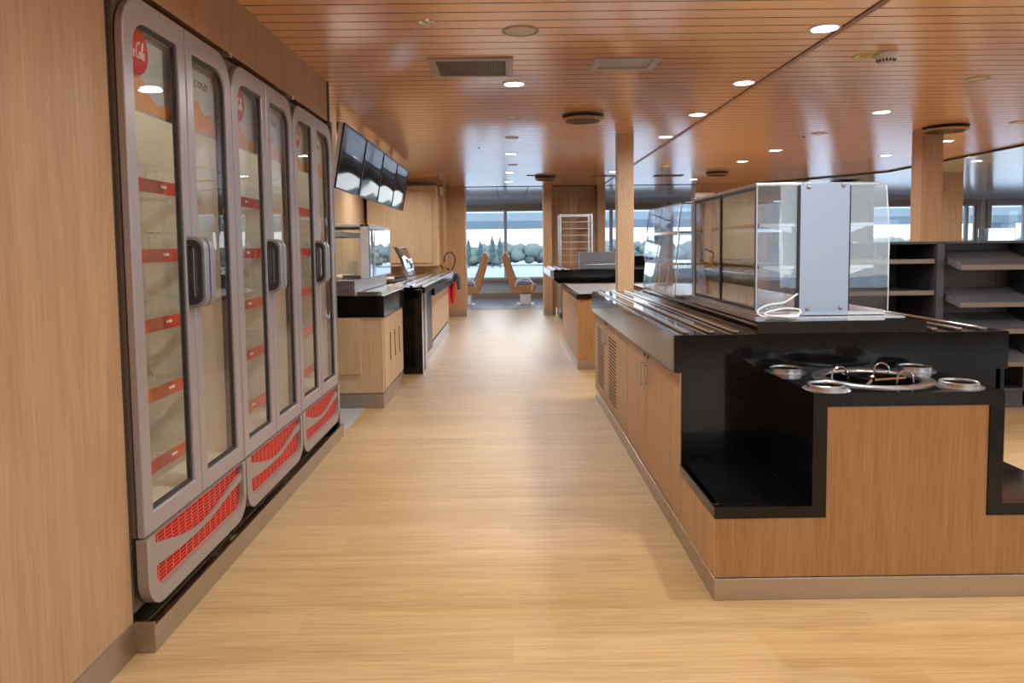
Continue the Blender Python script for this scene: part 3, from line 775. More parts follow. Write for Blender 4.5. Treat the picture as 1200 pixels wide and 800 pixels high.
# third, small acrylic case behind on the black till desk side
# white cable lying on the riser in front of the case
m = MB(); kp = [Vector(q) for q in ((1.262, 3.115, 1.03), (1.20, 3.10, .995), (1.12, 3.08, .985), (1.072, 3.065, .962), (1.085, 3.05, .940), (1.16, 3.045, .9365), (1.24, 3.06, .942), (1.262, 3.09, .962),
    (1.20, 3.095, .968), (1.12, 3.075, .956), (1.10, 3.05, .946), (1.15, 3.03, .939), (1.215, 3.035, .9365), (1.25, 3.075, .938), (1.18, 3.085, .939), (1.11, 3.09, .937))]
pts = []
for i in range(len(kp) - 1):
    p0, p1, p2, p3 = kp[max(i - 1, 0)], kp[i], kp[i + 1], kp[min(i + 2, len(kp) - 1)]
    for q in range(6):
        t_ = q / 6; pts.append(.5 * ((2 * p1) + (p2 - p0) * t_ + (2 * p0 - 5 * p1 + 4 * p2 - p3) * t_ ** 2 + (3 * p1 - p0 - 3 * p2 + p3) * t_ ** 3))
cab = m.tube(pts, .0038, 7).build('power_cable', M['white'], None, smooth=True); tag(cab, 'white cable coiled loosely on the riser at the near corner of the tinted case', 'cable')

# ------------------------------------------------------------------ till desk behind the island
dk = T('till_desk', 'oak desk with pale speckled top and black edge, behind the island by the pale column', 'desk', (1.3, 8.15, 0))
box('carcass', M['oak_isl'], dk, .70, 2.0, 7.19, 9.12, .085, .715)
box('side_panel', M['oak_door'], dk, .692, .70, 7.185, 9.125, .085, .715)
box('skirting', M['skirt'], dk, .692, 2.005, 7.185, 9.125, 0, .085)
box('edge_slab', M['granite'], dk, .685, 2.02, 7.17, 9.14, .715, .765)
box('worktop', M['topgrey'], dk, .72, 1.99, 7.22, 9.10, .7655, .769, 0)
d3 = T('service_counter', 'black granite counter with steel tray rail and overhang, behind the till desk', 'counter', (1.4, 10.6, 0))
box('carcass', M['oak_isl'], d3, .92, 2.8, 10.05, 11.9, .085, .75)
box('skirting', M['skirt'], d3, .915, 2.8, 10.04, 11.9, 0, .085)
MB().prism([(.64, .78), (.70, .73), (2.85, .73), (2.85, .92), (.64, .92)], 'Y', 10.0, 11.95).build('granite_top', M['granite'], d3, bevel=.002)
for x in (.68, .76, .84): box('tray_rail', M['mirror'], d3, x - .014, x + .014, 10.03, 11.9, .92, .932)
box('tray_rail_bracket', M['mirror'], d3, .59, .64, 10.01, 11.9, .82, .91)
tm = T('till_screen', 'grey flat till screen housing standing on the black counter', 'till', (1.15, 10.2, .92))
box('housing', M['posgrey'], tm, 1.01, 1.52, 10.12, 10.25, 1.0, 1.16, .006)
box('lower_tray', M['posgrey'], tm, 1.01, 1.52, 10.08, 10.25, .922, .995, .004)
box('trim', M['mirror'], tm, 1.02, 1.51, 10.076, 10.08, .985, .995, 0)
tk = T('dark_screen', 'small black screen on the black counter, right of the pale column', 'screen', (1.95, 10.3, .92))
box('housing', M['black'], tk, 1.80, 1.98, 10.2, 10.3, .922, 1.0, .004); box('panel', M['screen'], tk, 1.80, 1.98, 10.18, 10.2, .96, 1.10, .002)
bl = MB().lathe([(0, 0), (.05, 0), (.05, .03), (.035, .04), (.035, .17), (.028, .185), (0, .185)], (.87, 12.5, 0), 20).build('floor_bollard', M['mirror'], None, smooth=True)
tag(bl, 'small chrome floor bollard at the foot of the oak enclosure', 'bollard')
# rack trolley
rk = T('tray_rack', 'tall steel tray rack trolley standing in the oak enclosure', 'rack', (1.18, 12.6, 0))
rx0, rx1, ry0, ry1 = .91, 1.45, 12.35, 12.85
m = MB()
for x in (rx0, rx1):
    for y in (ry0, ry1): m.box(x - .015, x + .015, y - .015, y + .015, .1, 1.8)
m.build('post', M['steelz'], rk, bevel=.003)
m = MB()
for z in (.12, 1.78): m.box(rx0, rx1, ry0 - .012, ry0 + .012, z - .012, z + .012).box(rx0, rx1, ry1 - .012, ry1 + .012, z - .012, z + .012)
m.build('frame_rail', M['steelx'], rk)
for k in range(13):
    z = .28 + k * .115; m = MB()
    m.box(rx0 + .01, rx0 + .04, ry0, ry1, z, z + .004).box(rx1 - .04, rx1 - .01, ry0, ry1, z, z + .004).box(rx0, rx1, ry0 - .003, ry0 + .004, z - .002, z + .007)
    m.build('tray_slide', M['steelx'], rk)
m = MB()
for x in (rx0, rx1):
    for y in (ry0, ry1): m.tube([(x - .012, y, .045), (x + .012, y, .045)], .045, 14).box(x - .015, x + .015, y - .02, y + .02, .08, .1)
m.build('castor', M['black'], rk)

# ------------------------------------------------------------------ left serving counters
c1 = T('serving_counter', 'near serving counter with oak front and black granite band, beside the coolers', 'counter', (-1.5, 6.2, 0))
XA = -.985
box('skirting', M['skirt'], c1, -2.3, XA + .004, 5.55, 6.60, 0, .115)
box('front_panel', M['oak_light'], c1, -2.3, XA, 5.56, 5.60, .118, .715)
dd = box('door', M['oak_light'], c1, -1.95, -1.155, 5.543, 5.56, .27, .712)
dd['label'] = 'pale oak end door'
box('carcass', M['oak_light'], c1, -2.3, XA - .006, 5.60, 6.6, .118, .715)
for k, (a, b) in enumerate(((5.62, 5.86), (5.864, 6.10), (6.104, 6.34), (6.344, 6.59))):
    d_ = box('door', M['oak_light'], c1, XA - .006, XA + .006, a, b, .13, .70)
    if k: box('handle', M['handle_in'], d_, XA + .006, XA + .012, a + .01, a + .02, .33, .56, off=c1.off)
box('granite_band', M['granite'], c1, -2.3, -.965, 5.545, 6.62, .716, .882)
box('steel_upstand', M['steelx'], c1, -2.3, -1.19, 5.56, 7.0, .8825, 1.0)
for x in (-1.15, -1.10, -1.05, -1.0): box('tray_rail', M['mirror'], c1, x - .014, x + .014, 5.56, 7.04, .8825, .9)
box('tray_rail_end', M['mirror'], c1, -1.17, -.98, 5.548, 5.56, .8825, .915)

c2 = T('serving_counter', 'far serving counter with black waterfall end and slatted oak side', 'counter', (-1.5, 9.2, 0))
box('waterfall_end', M['granite'], c2, -2.3, -.855, 7.05, 7.10, .002, .835)
m = MB(); m.box(-2.3, -.853, 7.048, 7.102, .8355, .843).box(-.8545, -.850, 7.048, 7.102, .002, .843); m.build('steel_edging', M['mirror'], c2)
box('black_side', M['black'], c2, -.93, -.86, 7.10, 7.36, .002, .835)
box('steel_side', M['steelz'], c2, -.93, -.86, 7.361, 7.52, 0, .835)
box('black_side', M['black'], c2, -.93, -.86, 7.52, 8.03, .135, .835)
box('skirting', M['steel'], c2, -2.3, -.90, 7.50, 10.75, 0, .134)
box('carcass', M['oak_light'], c2, -2.3, -.93, 8.03, 10.75, .135, .715)
y = 8.05
while y < 10.6:
    box('side_slat', M['oak_light'], c2, -.93, -.915, y, y + .40, .15, .71); y += .41
m = MB(); m.box(-2.3, -.826, 7.103, 11.35, .80, .86).box(-.88, -.826, 8.031, 11.35, .715, .80); m.build('granite_top', M['granite'], c2, bevel=.002)
for x in (-1.20, -1.08, -.97, -.87): box('tray_rail', M['mirror'], c2, x - .014, x + .014, 7.15, 11.3, .8605, .875)

# sneeze guards
sg = T('sneeze_guard', 'boxy silver framed glass sneeze guard on the near serving counter', 'sneeze guard', (-1.5, 6.5, 1.0))
def guard(t, x0, x1, y0, y1, z0, z1):
    box('frame_post', M['white'], t, x1 - .075, x1 - .005, y0, y0 + .03, z0, z1)
    box('frame_post', M['white'], t, x0, x0 + .06, y0, y0 + .03, z0, z1)
    box('top_panel', M['white'], t, x0, x1 - .005, y0, y1, z1 - .02, z1)
    box('under_lamp', M['white'], t, x0 + .1, x1 - .22, y0 + .06, y1 - .1, z1 - .10, z1 - .06)
    m = MB(); m.ring(rrect(y0, y1, z0, z1 - .02, (.002,) * 4, 1), rrect(y0 + .012, y1 - .012, z0 + .012, z1 - .032, (.002,) * 4, 1), 'X', x1 - .004, x1 + .004); m.build('side_frame', M['steelz'], t)
    box('side_glass', M['guardglass'], t, x1 - .002, x1 + .002, y0 + .012, y1 - .012, z0 + .012, z1 - .032, 0)
    box('end_glass', M['glass'], t, x0 + .06, x1 - .075, y0 + .01, y0 + .015, z0, z1 - .035, 0)
M['guardglass'] = glass('reflecting_guard_glass', (.85, .9, .95, 1), .45)
guard(sg, -1.95, -1.145, 5.95, 7.0, 1.001, 1.45)
# glasses and dishes under the guard
def tumbler(x, y, z, h, r):
    return MB().lathe([(0, 0), (r * .85, 0), (r, h), (r - .003, h), (r * .82, .006), (0, .006)], (x, y, z), 20).build('tumbler', M['acrylic'], None, smooth=True)
tag(tumbler(-1.345, 6.25, 1.001, .14, .04), 'tall clear glass standing under the boxy sneeze guard', 'glass')
m = MB().lathe([(0, 0), (.06, 0), (.11, .035), (.115, .035), (.065, -.0), (0, .004)], (-1.32, 6.55, 1.001), 28)
tag(m.build('glass_dish', M['acrylic'], None, smooth=True), 'shallow clear dish behind the tall glass under the sneeze guard', 'dish')
m = MB().box(-1.40, -1.24, 6.05, 6.18, 1.001, 1.025)
tag(m.build('steel_tray', M['mirror'], None, bevel=.004), 'small steel tray in front of the tall glass under the sneeze guard', 'tray')
sg2 = T('sneeze_guard', 'smaller curved steel and glass guard on the far serving counter', 'sneeze guard', (-1.3, 8.4, .86))
prof = [(-1.30, .90), (-1.16, .90), (-1.165, 1.0), (-1.20, 1.12), (-1.26, 1.25), (-1.30, 1.25), (-1.235, 1.12), (-1.20, 1.0), (-1.20, .93), (-1.30, .93)]
MB().prism(prof, 'Y', 8.2, 8.23).build('bent_end_plate', M['mirror'], sg2)
MB().prism(prof, 'Y', 8.9, 8.93).build('bent_end_plate', M['mirror'], sg2)
MB().prism([(-1.16, .93), (-1.155, .93), (-1.165, 1.0), (-1.20, 1.12), (-1.255, 1.24), (-1.26, 1.24), (-1.205, 1.12), (-1.17, 1.0)], 'Y', 8.23, 8.9).build('curved_glass', M['guardglass'], sg2)
box('top_shelf', M['steelx'], sg2, -1.62, -1.255, 8.2, 8.93, 1.25, 1.262); box('base_rail', M['steelx'], sg2, -1.62, -1.15, 8.2, 8.93, .8765, .90)
box('rear_post', M['steelz'], sg2, -1.62, -1.60, 8.2, 8.22, .90, 1.25)
# hose tap with brass nozzle
ht = T('hose_tap', 'black looped hose tap with brass nozzle at the far counter end', 'tap', (-.93, 11.1, .86))
pts = [(-.98, 11.1, .876)] + [(-.90 + .085 * math.cos(a), 11.1, 1.06 + .115 * math.sin(a)) for a in [math.radians(d) for d in range(200, -60, -20)]]
MB().tube([(-.99, 11.1, .876), (-.99, 11.1, .96)], .016, 12).build('base_pipe', M['brass'], ht, smooth=True)
MB().tube(pts[1:] + [(-.87, 11.1, .90)], .010, 8).build('hose', M['black'], ht, smooth=True)
MB().tube([(-.96, 11.1, .88), (-.97, 11.1, 1.0), (-.955, 11.1, 1.06)], [.012, .018, .012], 10).build('nozzle', M['brass'], ht, smooth=True)
MB().tube([(-1.04, 11.1, .95), (-.90, 11.1, .91)], .012, 8).tube([(-1.03, 11.1, .95), (-1.05, 11.1, .99)], .010, 8).build('valve_handle', M['black'], ht, smooth=True)
def bag(name, x0, x1, y, z0, z1, mat, lab, lobes=2, tilt=0):
    m = MB(); n = 10
    for j in range(lobes):
        w = (x1 - x0) / lobes; cx = x0 + w * (j + .5); zb_ = z0 + (.03 if j % 2 else 0)
        pts = []; rr = []
        for k in range(n):
            t_ = k / (n - 1); pts.append((cx + tilt * t_ + .006 * math.sin(5 * t_ + j), y + .01 * math.sin(4 * t_), z1 + (zb_ - z1) * t_)); rr.append(w * (.34 + .22 * math.sin(PI * min(1, t_ * 1.1)) + .04 * math.sin(9 * t_ + j)))
        m.tube(pts, rr, 12)
    o = m.build(name, mat, None, smooth=True)
    return tag(o, lab, name.replace('_', ' ').split()[-1])
bag('red_bag', -1.0, -.835, 11.392, .33, .72, M['redcloth'], 'bright red cloth bag hanging from the far end of the serving counter')
bag('grey_glove', -.84, -.775, 11.392, .58, .84, M['greycloth'], 'dark grey glove hanging beside the red bag', 1, .03)

# wall cabinet in the galley corner
wc = T('wall_cabinet', 'pale oak wall cabinet with framed door above the galley worktop', 'cabinet', (-1.7, 12.1, .95))
box('carcass', M['oak_light'], wc, -2.30, -1.16, 11.80, 12.2, .95, 2.26)
d_ = box('door', M['oak_light'], wc, -1.96, -1.23, 11.78, 11.80, 1.0, 2.18, .004); d_ = box('door', M['oak_light'], wc, -2.29, -1.97, 11.78, 11.80, 1.0, 2.18, .004)
tb = T('wall_sensor', 'small white sensor box high on the oak wall end', 'sensor', (-1.10, 12.17, 2.2))
box('housing', M['white'], tb, -1.137, -1.085, 12.15, 12.2, 2.14, 2.27, .004); box('mount', M['white'], tb, -1.12, -1.10, 12.195, 12.2, 2.12, 2.14)
wb = T('wall_unit', 'white rectangular unit high on the oak bulkhead behind the display case', 'wall unit', (3.53, 12.9, 2.1))
box('housing', M['white'], wb, 3.36, 3.70, 12.86, 12.94, 2.06, 2.17, .006); box('louvre', M['ventgrey'], wb, 3.38, 3.68, 12.855, 12.86, 2.07, 2.09)

# ------------------------------------------------------------------ screens
tvl = ['tilted black screen closest to the drinks coolers, first of four', 'second tilted black screen from the coolers', 'third tilted black screen from the coolers', 'tilted black screen farthest from the coolers, last of four']
ty = [5.78, 6.71, 7.64, 8.57]
tv0 = None
for k in range(4):
    if tv0 is None:
        xt, zt_, xb_, zb_ = -1.285, 2.25, -1.375, 1.735
        dv = Vector((xt - xb_, 0, zt_ - zb_)); h = dv.length; ang = math.atan2(xt - xb_, zt_ - zb_)
        tv0 = T('wall_screen', tvl[0], 'screen', ((xt + xb_) / 2, ty[0] + .46, (zt_ + zb_) / 2), 'tilted screens hanging from the ceiling')
        mt = Matrix.Translation(tv0.off) @ Matrix.Rotation(ang, 4, 'Y')
        m = MB(); m.box(-.045, -.006, -.455, .455, -h / 2, h / 2).xf(mt); m.build('housing', M['white'], tv0, bevel=.006)
        m = MB(); m.ring(rrect(-.46, .46, -h / 2 - .002, h / 2 + .002, (.004,) * 4, 2), rrect(-.448, .448, -h / 2 + .012, h / 2 - .010, (.003,) * 4, 2), 'X', -.008, .004).xf(mt); m.build('bezel', M['black'], tv0)
        m = MB()
        nx, nz = 24, 16   # glass panel with the slight waviness that bends its reflections
        g = [[m.bm.verts.new((-.001 + .0016 * math.sin(4.2 * u + 1.0 + 1.3 * math.sin(5 * w_)) * math.sin(PI * (j + .0) / nz), u, w_)) for j in range(nz + 1) for w_ in [-h / 2 + .012 + (h - .022) * j / nz]] for i in range(nx + 1) for u in [-.448 + .896 * i / nx]]
        for i in range(nx):
            for j in range(nz): m.bm.faces.new((g[i][j], g[i + 1][j], g[i + 1][j + 1], g[i][j + 1]))
        m.xf(mt); m.build('panel', M['screen'], tv0, smooth=True)
        m = MB(); m.box(-.12, -.045, -.10, .10, -.10, .10).xf(mt); m.build('mount_plate', M['black'], tv0)
        m = MB(); m.tube([(tv0.off.x - .11, tv0.off.y, tv0.off.z), (tv0.off.x - .11, tv0.off.y, CEIL - .0)], .018, 10); m.build('ceiling_pole', M['black'], tv0)
    else: dup(tv0.o, (tv0.off.x, ty[k] + .46, tv0.off.z), tvl[k])

# ------------------------------------------------------------------ anthracite shelving on the right
def shelf_unit(label, x0, x1, slanted):
    t = T('display_shelving', label, 'shelving', ((x0 + x1) / 2, 5.5, 0)); yb_ = 5.52 if slanted else 5.85; yf = 5.30
    box('back_panel', M['darkshelf2'], t, x0, x1, yb_ - .02, yb_, .02, 1.232)
    if not slanted:
        box('side_panel', M['darkshelf'], t, x0, x0 + .025, yf, yb_ - .02, .02, 1.232); box('side_panel', M['darkshelf'], t, x1 - .055, x1, yf - .02, yb_ - .02, .02, 1.232)
    else:
        box('side_panel', M['darkshelf'], t, x1 - .03, x1, yf, yb_ - .02, .02, 1.232); box('side_panel', M['darkshelf'], t, x0, x0 + .02, yf + .02, yb_ - .02, .16, 1.232)
    box('top_cap', M['darkshelf'], t, x0, x1, yf, yb_, 1.2325, 1.252)
    if slanted:
        m = MB()
        for xx in (x0 + .06, x0 + .10, x1 - .12, x1 - .08):
            z = .2
            while z < 1.18: m.box(xx - .003, xx + .003, yb_ - .0215, yb_ - .02, z, z + .018); z += .035
        m.build('slotted_holes', M['slot'], t)
        for (za, zb_) in ((1.17, 1.055), (.885, .785), (.69, .59), (.45, .35)):
            ya_, yc = yb_ - .03, 5.15
            m = MB(); m.prism([(ya_, za), (yc, zb_), (yc, zb_ + .012), (ya_, za + .012)], 'X', x0 + .03, x1 + .1)
            s_ = m.build('shelf', M['shelftop'], t)
            m = MB(); m.prism([(yc, zb_ - .012), (yc - .012, zb_ - .012), (yc - .012, zb_ + .022), (yc, zb_ + .022)], 'X', x0 + .03, x1 + .1); m.build('shelf_lip', M['shelflip'], s_, off=t.off)
            m = MB()
            for xx in (x0 + .026, x1 + .10): m.prism([(ya_, za - .035), (yc, zb_ - .010), (yc, zb_ + .035), (ya_, za + .035)], 'X', xx, xx + .004)
            m.build('bracket', M['shelftop'], s_, off=t.off)
        box('plinth', M['darkshelf'], t, x0, x1 + .1, 5.3, yb_ - .02, 0, .125)
        box('base_shelf', M['darkshelf'], t, x0, x1 + .1, 5.285, yb_ - .02, .125, .15)
    else:
        for z in (1.10, .865, .64, .40):
            s_ = box('shelf', M['shelftop'], t, x0 + .026, x1 - .056, yf + .01, yb_ - .021, z, z + .015)
            box('shelf_lip', M['shelflip'], s_, x0 + .026, x1 - .056, yf, yf + .01, z - .012, z + .022, off=t.off)
            m = MB()
            for xx in (x0 + .25, x1 - .35): m.tube([(xx, yf + .2, z + .015), (xx, yf + .2, z + .04)], .006, 6)
            m.build('peg', M['mirror'], s_, off=t.off)
        box('plinth', M['darkshelf'], t, x0, x1, yf, yb_ - .021, 0, .165)
shelf_unit('dark grey shelving bay with level shelves behind the glass case', 2.25, 3.225, False)
shelf_unit('dark grey shelving bay with slanted projecting shelves', 3.23, 3.88, True)
# glass screens standing on dark unit further back
for nm, x0, x1, lb in (('a', 7.1, 7.65, 'bluish glass screen rising above the level shelving bay'), ('b', 8.05, 8.6, 'bluish glass screen rising above the slanted shelves')):
    t = T('glass_screen', lb, 'screen', ((x0 + x1) / 2, 10.8, 0))
    box('pane', M['guardglass'], t, x0, x1, 10.8, 10.81, .75, 1.44, 0)
    box('foot', M['darkshelf'], t, x0, x1, 10.76, 10.85, 0, .75)

# ------------------------------------------------------------------ seats at the far window
def seat(x, y, face, label):
    """profile seat; face=-1 looks left, +1 looks right; x = top of backrest"""
    t = T('ferry_seat', label, 'seat', (x + face * .45, y, 0), 'high-backed seats at the far window')
    f = face
    pr = [(0.0, 1.10), (.035, 1.135), (.085, 1.12), (.115, 1.03), (.125, .93), (.17, .78), (.26, .52), (.30, .38), (.29, .27), (.22, .24), (.17, .30), (.12, .48), (.03, .78), (-.01, .93), (-.025, 1.04)]
    MB().prism([(x + f * a, b) for a, b in pr], 'Y', y - .25, y + .25).build('backrest', M['leather'], t, bevel=.02, seg=3)
    pp = [(.24, .24), (.62, .26), (.69, .33), (.70, .42), (.66, .455), (.30, .42)]
    MB().prism([(x + f * a, b) for a, b in pp], 'Y', y - .25, y + .25).build('seat_pan', M['leather'], t, bevel=.015, seg=3)
    pc = [(.28, .43), (.30, .50), (.40, .53), (.60, .50), (.67, .46)]
    MB().prism([(x + f * a, b) for a, b in pc], 'Y', y - .24, y + .24).build('cushion', M['cushion'], t, bevel=.015, seg=3)
    pc = [(.125, 1.03), (.145, 1.02), (.155, .93), (.20, .78), (.29, .55), (.27, .52), (.17, .78), (.127, .93)]
    MB().prism([(x + f * a, b) for a, b in pc], 'Y', y - .22, y + .22).build('back_cushion', M['cushion'], t, bevel=.004)
    MB().box(min(x + f * .36, x + f * .58), max(x + f * .36, x + f * .58), y - .2, y + .2, .02, .24).build('pedestal', M['seatwhite'], t, bevel=.008)
    MB().box(min(x + f * .28, x + f * .66), max(x + f * .28, x + f * .66), y - .24, y + .24, .004, .02).build('foot_plate', M['steelx'], t)
    for s in (-1, 1):
        pts = [(x + f * .25, y + s * .262, .40), (x + f * .30, y + s * .262, .53), (x + f * .42, y + s * .262, .575), (x + f * .55, y + s * .262, .56), (x + f * .62, y + s * .262, .48), (x + f * .60, y + s * .262, .30)]
        MB().tube(pts, .012, 8).build('armrest', M['seatwhite'], t, smooth=True)
seat(-.44, 15.5, -1, 'tan high-backed seat with pale pedestal facing left, at the far window')
seat(-.10, 15.5, 1, 'tan high-backed seat with pale pedestal facing right, at the far window')

# ------------------------------------------------------------------ ceiling fittings
def downlight(x, y, lab, z=CEIL, on=True, r=.062):
    t = T('downlight' if on else 'ceiling_disc', lab, 'ceiling light' if on else 'ceiling disc', (x, y, z), 'lit round downlights in the plank ceiling' if on else 'unlit round discs in the plank ceiling')
    MB().lathe([(r, -.001), (r + .004, -.006), (r + .016, -.005), (r + .02, .0)], (x, y, z), 28).build('trim_ring', M['white'] if on else M['ventgrey'], t, smooth=True)
    MB().lathe([(0, -.003), (r, -.003), (r, -.0005), (0, -.0005)], (x, y, z), 28).build('lens', M['lamp'] if on else M['lampoff'], t)
    return t
near = {}
lamps = [(.055, 4.845), (.05, 8.43), (.04, 10.54), (.03, 12.05), (1.61, 3.68), (1.6, 4.885), (1.595, 6.04), (1.595, 7.25), (1.57, 10.6), (3.12, 6.02), (3.12, 8.39), (3.09, 9.47), (4.73, 9.0), (4.735, 7.78), (3.09, 11.98)]
where = ['above the corridor, first beyond the grille vent', 'above the corridor, first of the close trio before the window seats', 'above the corridor, middle one of the close trio before the window seats', 'above the corridor, right before the passage to the window seats',
         'beside the ceiling joint and smoke detector, first and biggest of its row', 'beside the ceiling joint, second of its row', 'beside the ceiling joint, third of its row', 'beside the ceiling joint, fourth of its row', 'peeking past the side of the slim pale column, far down the ceiling',
         'between the smoke detector and the wide oak column', 'above the island, just past the thin dark disc', 'above the tinted case, beyond the one past the thin disc', 'low over the level shelving bay, before the white ceiling begins', 'touching the wide oak column under the round diffuser', 'small and far, above the clear display case']
for (x, y), w_ in zip(lamps, where): downlight(x, y, 'lit round downlight ' + w_)
for x, y, w_ in ((6.15, 9.7, 'first on the white ceiling, just past its dark edge'), (6.65, 10.2, 'second on the white ceiling past the dark edge')): downlight(x, y, 'lit round downlight ' + w_, z=2.382)
discs = [(.078, 3.675, 'pale round disc between the sprinkler head and the two square vents', .075), (.06, 6.07, 'small unlit disc on the corridor ceiling, after the first downlight', .05), (.057, 7.19, 'second small unlit disc on the corridor ceiling', .05), (.08, 9.57, 'small unlit disc between two far corridor downlights', .045),
         (3.14, 4.84, 'pale round disc alone past the smoke detector', .06), (3.085, 7.14, 'thin dark-rimmed disc over the island ceiling', .055), (4.69, 6.61, 'round disc beyond the diffuser of the wide oak column', .06)]
for x, y, lb, r in discs: downlight(x, y, lb, on=False, r=r)
# lamps behind the camera continue the grid
for (x, y) in ((.055, 2.4), (1.61, 2.4), (3.12, 2.4), (.055, 0), (1.61, 0), (4.73, 3.0), (.055, -2), (3.12, -1.5), (6.5, 2), (6.5, 5)):
    pass
def light(x, y, e, z=CEIL, size=.14, color=(1, .98, .97)):
    ld = bpy.data.lights.new('lamp_and_fill_light', 'AREA'); ld.shape = 'DISK'; ld.size = size; ld.energy = e; ld.color = color; ld.spread = math.radians(165)
    o = bpy.data.objects.new('lamp_and_fill_light', ld); col.objects.link(o); o.location = (x, y, z - .02)
    return o
LP = 19
for (x, y) in lamps: light(x, y, LP)
for (x, y) in ((.055, 2.4), (1.61, 2.4), (3.12, 2.4), (.055, 0), (1.61, 0), (4.73, 3.0), (.055, -2), (3.12, -1.5)): light(x, y, LP)
for (x, y) in ((6.5, 2), (6.5, 5)): light(x, y, LP, z=2.383)
# galley and seat lights, plus unseen lamps added to brighten the white ceiling
for (x, y, z) in ((-1.9, 6.4, CEIL), (-1.9, 8.6, CEIL), (-1.8, 10.8, CEIL), (0, 15.2, 2.38), (8, 9, 2.38), (10, 13, 2.38), (3, 15, 2.38), (6.15, 9.7, 2.38), (6.65, 10.2, 2.38), (9, 11.5, 2.38), (11.5, 10, 2.38), (9.5, 15, 2.38), (12, 14, 2.38), (6.5, 14.5, 2.38), (11, 7, 2.38)): light(x, y, LP * .9, z=z)

def square_vent(x0, x1, y0, y1, lab, frame, fill, slat):
    t = T('ceiling_vent', lab, 'vent', ((x0 + x1) / 2, (y0 + y1) / 2, CEIL)); w_ = .045; z = CEIL
    m = MB(); m.ring([(x0, y0), (x1, y0), (x1, y1), (x0, y1)], [(x0 + w_, y0 + w_), (x1 - w_, y0 + w_), (x1 - w_, y1 - w_), (x0 + w_, y1 - w_)], 'Z', z - .010, z + .002); m.build('frame', frame, t, bevel=.003)
    box('backing', fill, t, x0 + w_, x1 - w_, y0 + w_, y1 - w_, z - .003, z + .001, 0)
    if slat:
        m = MB(); xx = x0 + w_ + .006
        while xx < x1 - w_: m.box(xx, xx + .004, y0 + w_, y1 - w_, z - .009, z - .003); xx += .012
        m.build('louvres', M['louvre'], t)
square_vent(-.45, .045, 4.17, 4.62, 'square ceiling vent with dark fine grille and silver brown frame', M['ventgrey'], M['ventdark'], True)
square_vent(.515, .90, 4.195, 4.48, 'plain grey ceiling access panel beside the dark grille vent', M['ventgrey'], M['ventgrey'], False)
for i, (x0, x1, y0, y1, lb) in enumerate(((2.30, 2.75, 11.2, 11.4, 'thin dark rectangular vent far on the ceiling left of the case'), (-.0 + .3, .75, 11.0, 11.05, 'narrow dark slot vent on the far ceiling before the oak enclosure'), (1.3, 1.75, 11.2, 11.25, 'narrow dark slot vent beside the slim pale column'))):
    o = box('slot_vent', M['ventdark'], None, x0, x1, y0, y1, CEIL - .008, CEIL + .001); tag(o, lb, 'vent')
def diffuser(x, y, r, lab):
    t = T('round_diffuser', lab, 'diffuser', (x, y, CEIL), 'round perforated ceiling diffusers')
    MB().lathe([(r * .55, .001), (r * .6, -.012), (r * .95, -.012), (r, -.0)], (x, y, CEIL), 36).build('collar', M['ventdark'], t, smooth=True)
    MB().lathe([(0, -.052), (r * .7, -.050), (r * .96, -.040), (r, -.032), (r * .98, -.028), (0, -.028)], (x, y, CEIL), 36).build('disc', M['vent'], t, smooth=True)
    m = MB()
    for k in range(10):
        rr = r * .08 * (k + 1)
        for q in range(6 * (k + 1)):
            a = 2 * PI * q / (6 * (k + 1)); xx, yy = x + rr * math.cos(a), y + rr * math.sin(a)
            m.box(xx - .003, xx + .003, yy - .003, yy + .003, CEIL - .0535, CEIL - .050)
    m.build('perforations', M['ventdark'], t)
    MB().lathe([(0, -.03), (.03, -.03), (.03, .0), (0, .0)], (x, y, CEIL), 12).build('stem', M['ventdark'], t)
diffuser(.635, 6.02, .175, 'round perforated diffuser on the corridor ceiling, before the slim column')
diffuser(4.13, 6.80, .20, 'round perforated diffuser at the top of the wide oak column')
diffuser(.60, 11.3, .17, 'small-looking far diffuser before the oak enclosure')
diffuser(3.16, 10.85, .17, 'dark far diffuser above the tinted display case')
def detector(x, y, lab, s=1.0):
    t = T('smoke_detector', lab, 'smoke detector', (x, y, CEIL))
    MB().lathe([(.068 * s, .0), (.068 * s, -.012), (.062 * s, -.020), (.05 * s, -.026)], (x, y, CEIL), 32).lathe([(.05 * s, -.026), (.052 * s, -.034), (.036 * s, -.052), (.014 * s, -.058), (0, -.058)], (x, y, CEIL), 32).build('housing', M['white'], t, smooth=True)
    m = MB()
    for k in range(16):
        a = 2 * PI * k / 16; q = MB(); q.box(-.004, .004, -.0015, .0015, -.009, .009)
        q.xf(Matrix.Translation((x + .047 * s * math.cos(a), y + .047 * s * math.sin(a), CEIL - .041)) @ Matrix.Rotation(a + PI / 2, 4, 'Z') @ Matrix.Rotation(.75, 4, 'X'))
        me_ = bpy.data.meshes.new('tmp'); q.bm.to_mesh(me_); m.bm.from_mesh(me_); q.bm.free(); bpy.data.meshes.remove(me_)
    m.build('smoke_slots', M['slot'], t)
detector(2.19, 4.19, 'white smoke detector beside the small green sign, near the ceiling joint')
detector(2.16, 9.85, 'white smoke detector far down the ceiling, beyond the slim column')
sn = T('ceiling_sign', 'small pale green safety sign stuck on the ceiling beside the smoke detector', 'sign', (2.1, 4.21, CEIL))
box('plate', M['signgreen'], sn, 2.03, 2.15, 4.16, 4.27, CEIL - .004, CEIL - .001, 0)
m = MB(); m.ring(rrect(2.06, 2.10, 4.19, 4.24, (.001,) * 4, 1), rrect(2.068, 2.092, 4.198, 4.232, (.001,) * 4, 1), 'Z', CEIL - .0048, CEIL - .0038); m.prism([(2.108, 4.20), (2.125, 4.20), (2.116, 4.235)], 'Z', CEIL - .0048, CEIL - .0038)
m.build('pictogram', M['redcloth'], sn)
